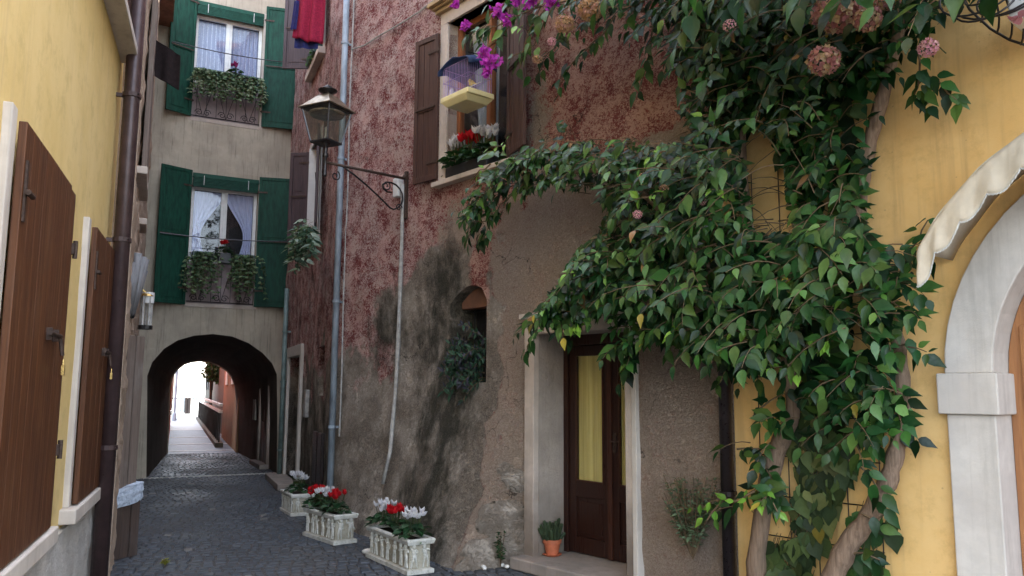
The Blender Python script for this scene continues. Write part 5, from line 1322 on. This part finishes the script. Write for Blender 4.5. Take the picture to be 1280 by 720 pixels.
# ------------------------------------------------------------------ climbers
random.seed(101)
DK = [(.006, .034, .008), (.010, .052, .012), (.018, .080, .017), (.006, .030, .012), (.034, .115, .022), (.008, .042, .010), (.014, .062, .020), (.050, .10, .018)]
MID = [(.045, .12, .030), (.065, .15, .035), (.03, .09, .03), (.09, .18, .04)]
OLV = [(.060, .095, .028), (.045, .08, .03), (.08, .115, .035), (.035, .065, .025)]
BRT = [(.17, .36, .045), (.22, .42, .06), (.12, .28, .04)]
PAL = [(.10, .22, .08), (.14, .27, .08), (.08, .18, .06)]
EXC = [[(922, 165), (962, 165), (985, 230), (992, 290), (938, 296)],
       [(1095, 150), (1130, 148), (1215, 165), (1300, 165), (1300, 740), (1170, 740), (1170, 280), (1135, 270), (1128, 300), (1094, 308), (1086, 262), (1092, 200)],
       [(925, 492), (955, 488), (948, 512), (932, 560), (926, 600)], [(988, 585), (1014, 590), (1012, 680), (990, 690)], [(1114, 572), (1175, 560), (1175, 740), (1114, 740)],
       [(896, 492), (925, 492), (925, 598), (896, 598)], [(708, 130), (735, 80), (770, 115), (845, 95), (850, 140), (868, 165), (840, 182), (760, 176), (705, 178)],
       [(705, 238), (742, 238), (755, 285), (718, 318), (700, 350), (680, 380), (655, 392), (612, 330), (642, 266), (682, 264)],
       [(1022, 592), (1046, 575), (1052, 600), (1032, 640), (1020, 640)], [(1062, 350), (1074, 350), (1080, 420), (1068, 455)], [(1050, 120), (1075, 118), (1070, 190), (1060, 230), (1048, 170)]]
CI = CAM.inverted() @ PM.M
def shown(p, chance=1.1):
    q = CI @ p; x, y = 640 + q.x / -q.z * FPX, 360 - q.y / -q.z * FPX
    return not (any(inside((x, y), e) for e in EXC) and random.random() < chance)
def pick(cols):
    c = random.choice(cols)
    if random.random() < .012: c = random.choice([(.38, .30, .05), (.24, .13, .05)])
    k = random.uniform(.45, 1.3); return (c[0] * k, c[1] * k, c[2] * k)
def spray(L_, S_, p, v, ln, n, size, cols, grav=.22, tipcols=None, wd=.58):
    """a drooping shoot: paired leaves along a thin stem; local frame of the wall, -y is out of it"""
    v = V(v).normalized(); pts = [V(p)]; st = ln / n
    for k in range(n): v = (v + V((0, 0, -grav)) + rndv(.05)).normalized(); pts.append(pts[-1] + v * st)
    last = 0
    for k in range(1, n + 1):
        t_ = (pts[k] - pts[k - 1]).normalized(); side = t_.cross(V((0, -1, .35))).normalized()
        for sg in ((-1, 1) if k < n else (0,)):
            d_ = t_ * .55 + side * sg * .85 + V((0, -.12, -.50)) + rndv(.14)
            L_.cur = pick(tipcols if tipcols and k > n * .45 else cols)
            l_ = size * random.uniform(.55, 1.25) * (1 if k < n - 1 else .8)
            q = pts[k] + d_.normalized() * .012
            if not shown(q + d_.normalized() * l_ * .5): continue
            L_.leaf(q, d_, V((0, -1, .75)) + rndv(.34), l_, wd * random.uniform(.8, 1.15), random.uniform(.05, .4), random.uniform(-.1, .7)); last = k
    if last: S_.tube(pts[:last + 1], [.0045 - .003 * k / n for k in range(last + 1)], 4, cap=False)
def fill(L_, S_, poly, d0, d1, count, size, cols, ln=(.22, .42), n=(3, 5), holes=(), lat=.8, out=.55, tips=None, ptips=0., wd=.58):
    xs = [p[0] for p in poly]; ys = [p[1] for p in poly]; c = 0; t = 0
    while c < count and t < count * 60:
        t += 1; px, py = random.uniform(min(xs), max(xs)), random.uniform(min(ys), max(ys))
        if not inside((px, py), poly) or any(inside((px, py), h) for h in holes): continue
        c += 1; d = random.uniform(d0, d1); p = PM.p3(px, py - 14, d)
        spray(L_, S_, p, (random.gauss(0, lat), -abs(random.gauss(out, .3)), random.uniform(-.3, .5)), random.uniform(*ln), random.randint(*n), size, cols, tipcols=tips if random.random() < ptips else None, wd=wd)
def hang(L_, S_, path, d, size, cols, step=.06, tips=None, jitter=.02, wd=.58, sgrow=True):
    """a longer shoot following points, leafy all along"""
    pts = [PM.p3(x, y, dd) for (x, y), dd in zip(path, [d] * len(path) if not isinstance(d, (list, tuple)) else d)]
    fine = []
    for a, c in zip(pts, pts[1:]):
        m = max(1, int((c - a).length / step)); fine += [a.lerp(c, k / m) + rndv(jitter * .4) for k in range(m)]
    fine.append(pts[-1]); S_.tube(fine, [.008 - .005 * k / len(fine) for k in range(len(fine))], 5, cap=False)
    for k in range(1, len(fine)):
        t_ = (fine[k] - fine[k - 1]).normalized(); side = t_.cross(V((0, -1, .3)))
        side = side.normalized() if side.length > .1 else V((1, 0, 0))
        for sg in (-1, 1):
            d_ = t_ * .5 + side * sg * .8 + V((0, -.15, -.75)) + rndv(.2); L_.cur = pick(tips if tips and k > len(fine) * .6 else cols)
            L_.leaf(fine[k] + rndv(jitter), d_, V((0, -1, .7)) + rndv(.3), size * random.uniform(.75, 1.2), wd, .22, random.uniform(.15, .5))
def trunk(T_, path, rad, d, seg=9):
    pts = [PM.p3(x, y, dd) for (x, y), dd in zip(path, d)]
    fine = []; rr = []
    for i in range(len(pts) - 1):
        m = 5
        for k in range(m): f = k / m; fine.append(pts[i].lerp(pts[i + 1], f) + rndv(.010)); rr.append((rad[i] + (rad[i + 1] - rad[i]) * f) * random.uniform(.84, 1.14))
    fine.append(pts[-1]); rr.append(rad[-1])
    for _ in range(2): fine = [fine[0]] + [(fine[k - 1] + fine[k] * 2 + fine[k + 1]) / 4 for k in range(1, len(fine) - 1)] + [fine[-1]]
    T_.tube(fine, rr, seg)

mv = thing('climbing_vine', 'huge dark green climbing vine spilling from the yellow wall over the pink house door', 'climber', PM, (6.9, -.15, 0))
for path, rad, d in (
        (((1022, 770), (1045, 705), (1080, 655), (1112, 605), (1122, 560), (1128, 500), (1125, 430), (1100, 370), (1085, 320), (1072, 270), (1085, 190), (1105, 110), (1122, 50), (1125, -20)),
         [.072, .068, .060, .054, .048, .045, .042, .042, .040, .042, .042, .042, .038, .034], [-.22, -.2, -.17, -.15, -.14, -.12, -.12, -.12, -.12, -.11, -.11, -.12, -.14, -.2]),
        (((945, 760), (948, 690), (958, 610), (975, 555), (992, 520), (990, 470), (970, 400), (940, 320), (925, 220), (924, 110), (926, 40)),
         [.075, .07, .066, .06, .056, .05, .05, .045, .042, .04, .035], [-.15, -.14, -.14, -.14, -.15, -.16, -.2, -.22, -.22, -.2, -.2]),
        (((990, 470), (930, 400), (860, 300), (790, 230), (700, 200), (640, 215)), [.035, .03, .028, .022, .014, .006], [-.18, -.3, -.4, -.45, -.45, -.5]),
        (((925, 60), (860, 20), (780, 10), (700, 5)), [.03, .025, .018, .01], [-.2, -.3, -.4, -.5])):
    T_ = MB(PM); trunk(T_, path, rad, d); part(T_, 'trunk' if rad[0] > .05 else 'branch', M['bark'], mv, smooth=True)
L_ = MB(PM); S_ = MB(PM)
H1_ = [(922, 172), (958, 168), (976, 232), (988, 285), (938, 292)]
H2_ = [(1010, 115), (1048, 118), (1050, 150), (1030, 180), (1012, 160)]
A1_ = [(895, -12), (1185, -12), (1170, 28), (1135, 44), (1105, 72), (1070, 105), (1045, 140), (1055, 200), (1066, 240), (1035, 262), (1000, 300), (930, 300), (895, 200)]
A2_ = [(705, 192), (760, 185), (850, 190), (878, 150), (925, 180), (935, 300), (1000, 305), (1040, 260), (1072, 262), (1082, 325), (1060, 350), (1070, 420), (1030, 440), (1010, 425), (950, 450), (905, 440), (870, 420), (830, 395), (800, 395), (770, 390), (735, 380), (700, 388), (695, 365), (722, 320), (762, 290), (742, 270), (722, 232)]
A3_ = [(586, 300), (596, 268), (612, 238), (622, 212), (660, 203), (700, 190), (745, 188), (745, 228), (715, 235), (690, 228), (670, 250), (640, 252), (620, 285), (600, 308)]
A4_ = [(662, 435), (666, 415), (684, 392), (704, 350), (742, 312), (780, 300), (790, 370), (768, 392), (745, 385), (735, 410), (712, 395), (690, 425)]
A5_ = [(1058, 335), (1090, 348), (1112, 335), (1128, 312), (1142, 340), (1144, 380), (1134, 415), (1142, 450), (1126, 490), (1130, 520), (1112, 545), (1098, 545), (1075, 575), (1045, 550), (1040, 495), (1060, 465), (1072, 400)]
A0_ = [(690, -12), (905, -12), (905, 120), (884, 150), (866, 105), (852, 50), (815, 28), (770, 30), (735, 22), (705, 12)]
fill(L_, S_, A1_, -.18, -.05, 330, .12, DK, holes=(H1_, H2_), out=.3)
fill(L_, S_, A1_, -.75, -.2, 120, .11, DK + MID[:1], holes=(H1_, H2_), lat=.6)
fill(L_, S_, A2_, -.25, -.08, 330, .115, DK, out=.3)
fill(L_, S_, [(905, -330), (1290, -330), (1290, -14), (640, -14), (560, -200), (700, -330)], -1.7, -.1, 420, .15, DK, ln=(.3, .5))  # vine continued out of view, added to shade the wall and leaves below
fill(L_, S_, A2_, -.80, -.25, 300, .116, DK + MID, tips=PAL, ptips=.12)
fill(L_, S_, A3_, -.62, -.35, 80, .11, DK + MID, tips=MID, ptips=.4, ln=(.15, .3))
fill(L_, S_, A4_, -.70, -.4, 70, .115, DK + MID, tips=PAL, ptips=.35, ln=(.18, .34))
fill(L_, S_, A0_, -.6, -.12, 120, .12, DK, out=.4)
fill(L_, S_, [(775, 395), (800, 398), (800, 450), (790, 480), (778, 470)], -.55, -.35, 12, .115, DK + MID, ln=(.15, .25), lat=.3)
fill(L_, S_, [(815, 392), (850, 398), (885, 415), (880, 440), (850, 425), (835, 440), (820, 425)], -.6, -.3, 22, .115, DK + MID, ln=(.15, .25), lat=.4)
fill(L_, S_, [(690, 390), (740, 385), (775, 385), (775, 402), (740, 405), (715, 425), (700, 420)], -.7, -.4, 20, .115, DK + MID, ln=(.12, .22), lat=.4)
fill(L_, S_, A5_, -.4, -.08, 78, .115, DK + MID, tips=PAL, ptips=.12, ln=(.15, .32))
for path, d in ((((770, 20), (745, 50), (715, 80), (698, 112)), -.5), (((815, 25), (812, 60), (800, 112)), -.45), (((868, 60), (872, 100), (862, 135)), -.3), (((705, 10), (700, 50), (680, 75), (672, 92)), -.55),
                (((640, 205), (612, 235), (597, 270), (584, 300)), -.5), (((665, 205), (650, 235), (620, 262), (604, 300)), -.55), (((745, 195), (700, 190), (660, 195), (622, 205)), -.5),
                (((785, 380), (790, 420), (783, 455), (778, 480)), -.45), (((832, 385), (840, 420), (838, 440)), -.5), (((868, 400), (872, 425), (880, 440)), -.5), (((735, 350), (718, 385), (712, 420)), -.6),
                (((700, 380), (672, 405), (658, 440)), -.55), (((690, 370), (676, 395), (664, 412)), -.6), (((930, 430), (910, 455), (900, 478)), -.4),
                (((1148, 60), (1155, 90), (1160, 130)), -.2), (((1152, 95), (1176, 105), (1196, 125)), -.2), (((1150, 95), (1146, 110), (1143, 118)), -.2),
                (((1128, 330), (1148, 300), (1160, 275)), -.12), (((1110, 430), (1135, 430), (1150, 440)), -.2), (((1110, 540), (1130, 535), (1142, 545)), -.15), (((1060, 575), (1085, 590), (1100, 620)), -.3), (((1075, 640), (1095, 650), (1110, 640)), -.25), (((1060, 690), (1080, 690), (1100, 700)), -.2),
                (((940, 520), (960, 500), (985, 490)), -.25), (((920, 560), (945, 560), (965, 600)), -.25)):
    hang(L_, S_, path, d, .115, DK + MID)
A6_ = [(930, 540), (950, 515), (990, 500), (1010, 520), (980, 580), (985, 640), (960, 720), (915, 735), (925, 650), (935, 590)]
fill(L_, S_, A6_, -.32, -.16, 14, .12, DK + MID, ln=(.12, .25))
part(S_, 'stems', M['twig'], mv); part(L_, 'foliage', M['leaf'], mv, smooth=True)
# young shoots, bright yellow-green
L_ = MB(PM); S_ = MB(PM)
for px, py, n_, d in ((869, 427, 3, -.6), (985, 476, 3, -.5), (948, 543, 3, -.4), (1083, 381, 3, -.5), (952, 428, 2, -.7), (1043, 442, 3, -.55), (839, 203, 4, -.75), (793, 191, 3, -.7), (732, 359, 2, -.8), (711, 422, 3, -.7), (674, 403, 2, -.75), (813, 262, 3, -.85), (633, 199, 3, -.6), (895, 160, 1, -.7), (905, 255, 1, -.7), (655, 55, 2, -.6), (1000, 440, 2, -.6), (722, 60, 2, -.5)):
    for k in range(max(1, n_ - 1)): spray(L_, S_, PM.p3(px + random.uniform(-5, 5), py - 16, d), (random.gauss(0, .9), -.6, .2), .15, 2, .10, BRT)
for path in (((945, 612), (925, 628), (905, 625), (885, 628), (872, 640)), ((905, 625), (890, 640), (884, 650)), ((950, 640), (960, 615), (972, 640)), ((612, 206), (600, 215), (592, 222))):
    hang(L_, S_, path, -.38, .075, BRT, step=.07)
part(S_, 'young_stems', M['twig'], mv); part(L_, 'young_leaves', M['leaf'], mv)
# flower heads
def bloom(px, py, rpx, d, cols, sq=.85, label=None):
    c = PM.p3(px, py, d); r = rpx / 230. * (1 - d * -.0); B_ = MB(PM); n_ = int(50 + 75 * (r / .1) ** 2)
    for k in range(n_):
        ph_ = math.acos(1 - 2 * (k + .5) / n_); th = k * 2.39996; u_ = V((math.sin(ph_) * math.cos(th), math.sin(ph_) * math.sin(th), math.cos(ph_)))
        q = c + V((u_.x * r, u_.y * r, u_.z * r * sq)) + rndv(r * .05); cc_ = random.choice(cols); a_ = u_.orthogonal().normalized(); e_ = u_.cross(a_)
        for j in range(4):
            an = j * 1.571 + random.uniform(-.2, .2) + k; d_ = a_ * math.cos(an) + e_ * math.sin(an) + u_ * random.uniform(.1, .6); kk = random.uniform(.75, 1.2); B_.cur = tuple(min(.95, x * kk * 1.25) for x in cc_)
            B_.leaf(q, d_, u_, r * random.uniform(.20, .28), 1., -.1, random.uniform(-.6, .2))
    B_.cur = (.08, .10, .04); B_.tube([c, c + V((0, .1, .06)), c + V((.02, .2, .02))], .004, 4)
    part(B_, 'flower_head', M['petal'], mv, label=label)
PK = [(.40, .19, .17), (.48, .29, .21), (.42, .31, .18), (.34, .14, .14), (.50, .39, .27), (.40, .19, .20)]
DRY = [(.42, .25, .13), (.50, .32, .18), (.36, .22, .12), (.48, .28, .22)]
PURE = [(.66, .32, .40), (.70, .42, .42)]
for a in ((1047, 14, 27, -.9, PK), (1030, 76, 19, -.95, PK), (1084, 24, 16, -.9, PK), (1108, -2, 16, -.8, PK), (1160, 60, 12, -.5, PURE), (738, 12, 21, -.75, DRY), (706, 30, 17, -.75, DRY), (672, 74, 9, -.7, DRY), (912, 32, 9, -.9, PURE),
          (690, 52, 8, -.75, PURE), (804, 222, 8, -.85, DRY), (830, 236, 7, -.85, DRY), (797, 268, 7, -.85, PURE), (878, 252, 6, -.75, PURE)): bloom(*a)

# Boston ivy clinging to the wall, broad olive leaves
iv = thing('wall_ivy', 'broad-leaved olive green ivy clinging to the wire trellis between the two bare trunks', 'ivy', PM, (6.9, -.05, 0))
L_ = MB(PM); S_ = MB(PM)
I1 = [(985, 540), (1005, 500), (1055, 480), (1062, 540), (1060, 580), (1040, 640), (1010, 700), (960, 740), (990, 660), (1000, 590)]
I2 = [(960, 300), (1045, 290), (1075, 320), (1060, 400), (1045, 500), (985, 500), (960, 400)]
I3 = [(1060, 20), (1110, 40), (1095, 110), (1070, 140), (1062, 200), (1075, 240), (1040, 270), (1000, 260), (960, 140), (1000, 60)]
I4 = [(935, 690), (1010, 660), (1020, 740), (940, 745)]; I5 = [(1062, 640), (1110, 630), (1118, 660), (1085, 740), (1050, 740)]
for poly, n_, cols in ((I1, 190, OLV + [(.14, .16, .05)]), (I2, 130, OLV + DK), (I3, 190, DK + OLV), (I4, 50, OLV), (I5, 34, OLV + MID)):
    xs = [p[0] for p in poly]; ys = [p[1] for p in poly]; c = 0
    while c < n_:
        px, py = random.uniform(min(xs), max(xs)), random.uniform(min(ys), max(ys))
        if not inside((px, py), poly): continue
        c += 1; q = PM.p3(px, py, random.uniform(-.13, -.05)); S_.tube([q + V((0, .04, .06)), q], .0022, 3, cap=False); L_.cur = pick(cols)
        L_.leaf(q, V((random.gauss(0, .5), -.15, -1)), V((0, -1, .35)) + rndv(.2), random.uniform(.09, .15), .92, .15, .25)
part(S_, 'stems', M['twig'], iv); part(L_, 'foliage', M['leafm'], iv, smooth=True)

# bougainvillea in the upper window corner
bv = thing('bougainvillea', 'bougainvillea with magenta blossoms reaching across the top of the brown-shuttered window', 'climber', PM, (4.4, -.5, 4.9))
L_ = MB(PM); S_ = MB(PM)
for path, d in ((((720, -5), (690, 5), (665, 12), (640, 25), (620, 32), (600, 34), (584, 44)), -.55), (((690, 5), (665, 30), (655, 60), (650, 85)), -.6), (((665, 12), (640, 10), (615, 8)), -.5), (((640, 25), (628, 45), (608, 60), (598, 44)), -.55), (((700, -8), (680, 30), (668, 55), (640, 70)), -.65)):
    hang(L_, S_, path, d, .125, [(.06, .15, .06), (.09, .2, .09), (.05, .12, .07), (.12, .24, .05)], step=.09, wd=.68)
part(S_, 'stems', M['twig'], bv); part(L_, 'foliage', M['leaf'], bv, smooth=True)
for px, py, rp in ((621, 14, 9), (632, 26, 6), (663, 3, 9), (646, -2, 7), (688, 2, 7), (582, 30, 5), (612, 76, 16), (604, 66, 7), (608, 90, 6), (570, 6, 4)):
    c = PM.p3(px, py, -.66); B_ = MB(PM); r = rp / 150.
    for k in range(int(6 + rp * 1.6)):
        q = c + V((random.gauss(0, .5), random.gauss(0, .4), random.gauss(0, .5))) * r; kk = random.uniform(.7, 1.15); ax = rndv().normalized()
        for j in range(3): an = j * 2.1; a_ = ax.orthogonal().normalized(); e_ = ax.cross(a_); B_.cur = (.62 * kk, .07 * kk, .60 * kk); B_.leaf(q, a_ * math.cos(an) + e_ * math.sin(an) + ax * .5, ax, .042, .85, .2, -.2)
    part(B_, 'blossom', M['petal'], bv)

# ------------------------------------------------------------------ awning over the portal
aw = thing('awning', 'cream canvas barrel awning with scalloped edge over the stone portal', 'awning', PM, (xc, 0, zc + .6))
RA = 1.335; PR = .60; n = 60; a0, a1 = R(151), R(29)
b = MB(PM); vs_ = []; fs = []
rows_ = [(-.02, RA + .04), (-.2, RA + .035), (-.4, RA + .02), (-PR, RA)]
for d_, r_ in rows_:
    for k in range(n + 1):
        a_ = a0 + (a1 - a0) * k / n; wv = .004 * math.sin(k * .9 + d_ * 4); vs_.append((xc + (r_ + wv) * math.cos(a_), d_, zc + (r_ + wv) * math.sin(a_)))
for j in range(len(rows_) - 1):
    for k in range(n): q = j * (n + 1) + k; fs.append((q, q + 1, q + n + 2, q + n + 1))
b.add(vs_, fs); o = part(b, 'canopy', M['awning'], aw, smooth=True); md = o.modifiers.new('thick', 'SOLIDIFY'); md.thickness = .006
b = MB(PM); vs_ = []; fs = []; rows = 8; n = 180; e_ = MB(PM); edge = []
for j in range(rows + 1):
    for k in range(n + 1):
        a_ = a0 + (a1 - a0) * k / n; ph_ = k / n * 15; sc_ = abs(math.sin(math.pi * ph_))
        drop = (.17 + .045 * sc_ ** .8) * (1 + .12 * math.exp(-k / 5)); f = j / rows
        q = (xc + RA * math.cos(a_) + .004 * math.sin(k * .35) * f, -PR - .004 - .006 * f * (math.cos(2 * math.pi * ph_)) - .02 * f, zc + RA * math.sin(a_) - drop * f + .0)
        q = (q[0] + .008 * fbm(k * .13, f * 2, 1, 3), q[1] + .008 * fbm(k * .17, f * 2.5, 7, 4), q[2])
        vs_.append(q)
        if j == rows: edge.append(V(q))
for j in range(rows):
    for k in range(n): q = j * (n + 1) + k; fs.append((q, q + 1, q + n + 2, q + n + 1))
b.add(vs_, fs); vo = part(b, 'valance', M['awning'], aw, smooth=True); md = vo.modifiers.new('thick', 'SOLIDIFY'); md.thickness = .003
b = MB(PM)
pts = []
for k in range(len(edge) - 1):
    for m in range(3): f = m / 3; q = edge[k].lerp(edge[k + 1], f); pts.append(q + V((0, 0, -.006 * abs(math.sin((k * 3 + m) * .9)))))
b.tube(pts, .005, 4); part(b, 'trim', M['cast'], vo)
for a_ in (R(120), R(90), R(60), R(30)):
    b = MB(PM); b.tube([(xc + (RA - .02) * math.cos(a_), .0, zc + (RA - .02) * math.sin(a_)), (xc + (RA - .02) * math.cos(a_), -PR + .01, zc + (RA - .02) * math.sin(a_))], .010, 6); part(b, 'frame_rod', M['pipe_white'], aw)
b = MB(PM); b.tube([(xc + (RA - .015) * math.cos(a0 + (a1 - a0) * k / 40), -PR + .015, zc + (RA - .015) * math.sin(a0 + (a1 - a0) * k / 40)) for k in range(41)], .011, 6); part(b, 'front_hoop', M['pipe_white'], aw)

# ------------------------------------------------------------------ wrought-iron basket above the awning
q = PM.p3(1262, 12, -.35)
ib = thing('iron_basket', 'grey wrought-iron flower basket of round scrolls at the top right corner of the yellow wall', 'basket', PM, (q.x, 0, q.z))
def ringpx(px, py, rpx, d, r=.006, sx=1.):
    c = PM.p3(px, py, d); B_ = MB(PM); rr_ = rpx / 245.
    B_.tube([(c.x + sx * rr_ * 1.35 * math.cos(k * .2618), d + .05 * math.sin(k * .2618), c.z + rr_ * math.sin(k * .2618)) for k in range(25)], r, 6, cap=False); part(B_, 'ring', M['iron_grey'], ib, smooth=True)
for a in ((1225, -14, 38, -.45), (1232, 2, 29, -.40), (1228, -6, 16, -.42), (1262, -6, 30, -.3), (1250, -18, 46, -.34)): ringpx(*a)
b = MB(PM); b.tube([PM.p3(x, y, -.1) for x, y in ((1196, -20), (1212, 12), (1238, 36), (1262, 50), (1300, 62))], .008, 6); part(b, 'rail', M['iron_grey'], ib, smooth=True)
for (xa_, ya_) in ((1226, 28), (1246, 42), (1262, 50), (1276, 56)):
    b = MB(PM); p = PM.p3(xa_, ya_, -.1); b.tube([(p.x + .05 * math.sin(k * .5), -.1 - .04 * k, p.z - .03 * math.sin(k * .9) + .04 * k) for k in range(7)], .006, 5); part(b, 'scroll', M['iron_grey'], ib, smooth=True)
p = PM.p3(1262, 22, -.32); b = MB(PM); b.box((p.x, -.34, p.z - .03), (p.x + .6, -.08, p.z + .14)); solo(b, 'window_box', M['white'], 'white flower trough standing in the iron basket at the top right corner', 'window box', at=(p.x + .3, -.2, p.z - .03), bevel=.01)
p = PM.p3(1274, 22, -.40)
t_ = thing('pink_flower', 'small pink flower hanging over the white trough at the top right corner', 'flower', PM, p)
B_ = MB(PM)
for k in range(7): B_.cur = (.5, .2, .22); B_.leaf(p + rndv(.012), rndv(), rndv(), .05, .9)
part(B_, 'petals', M['petal'], t_)
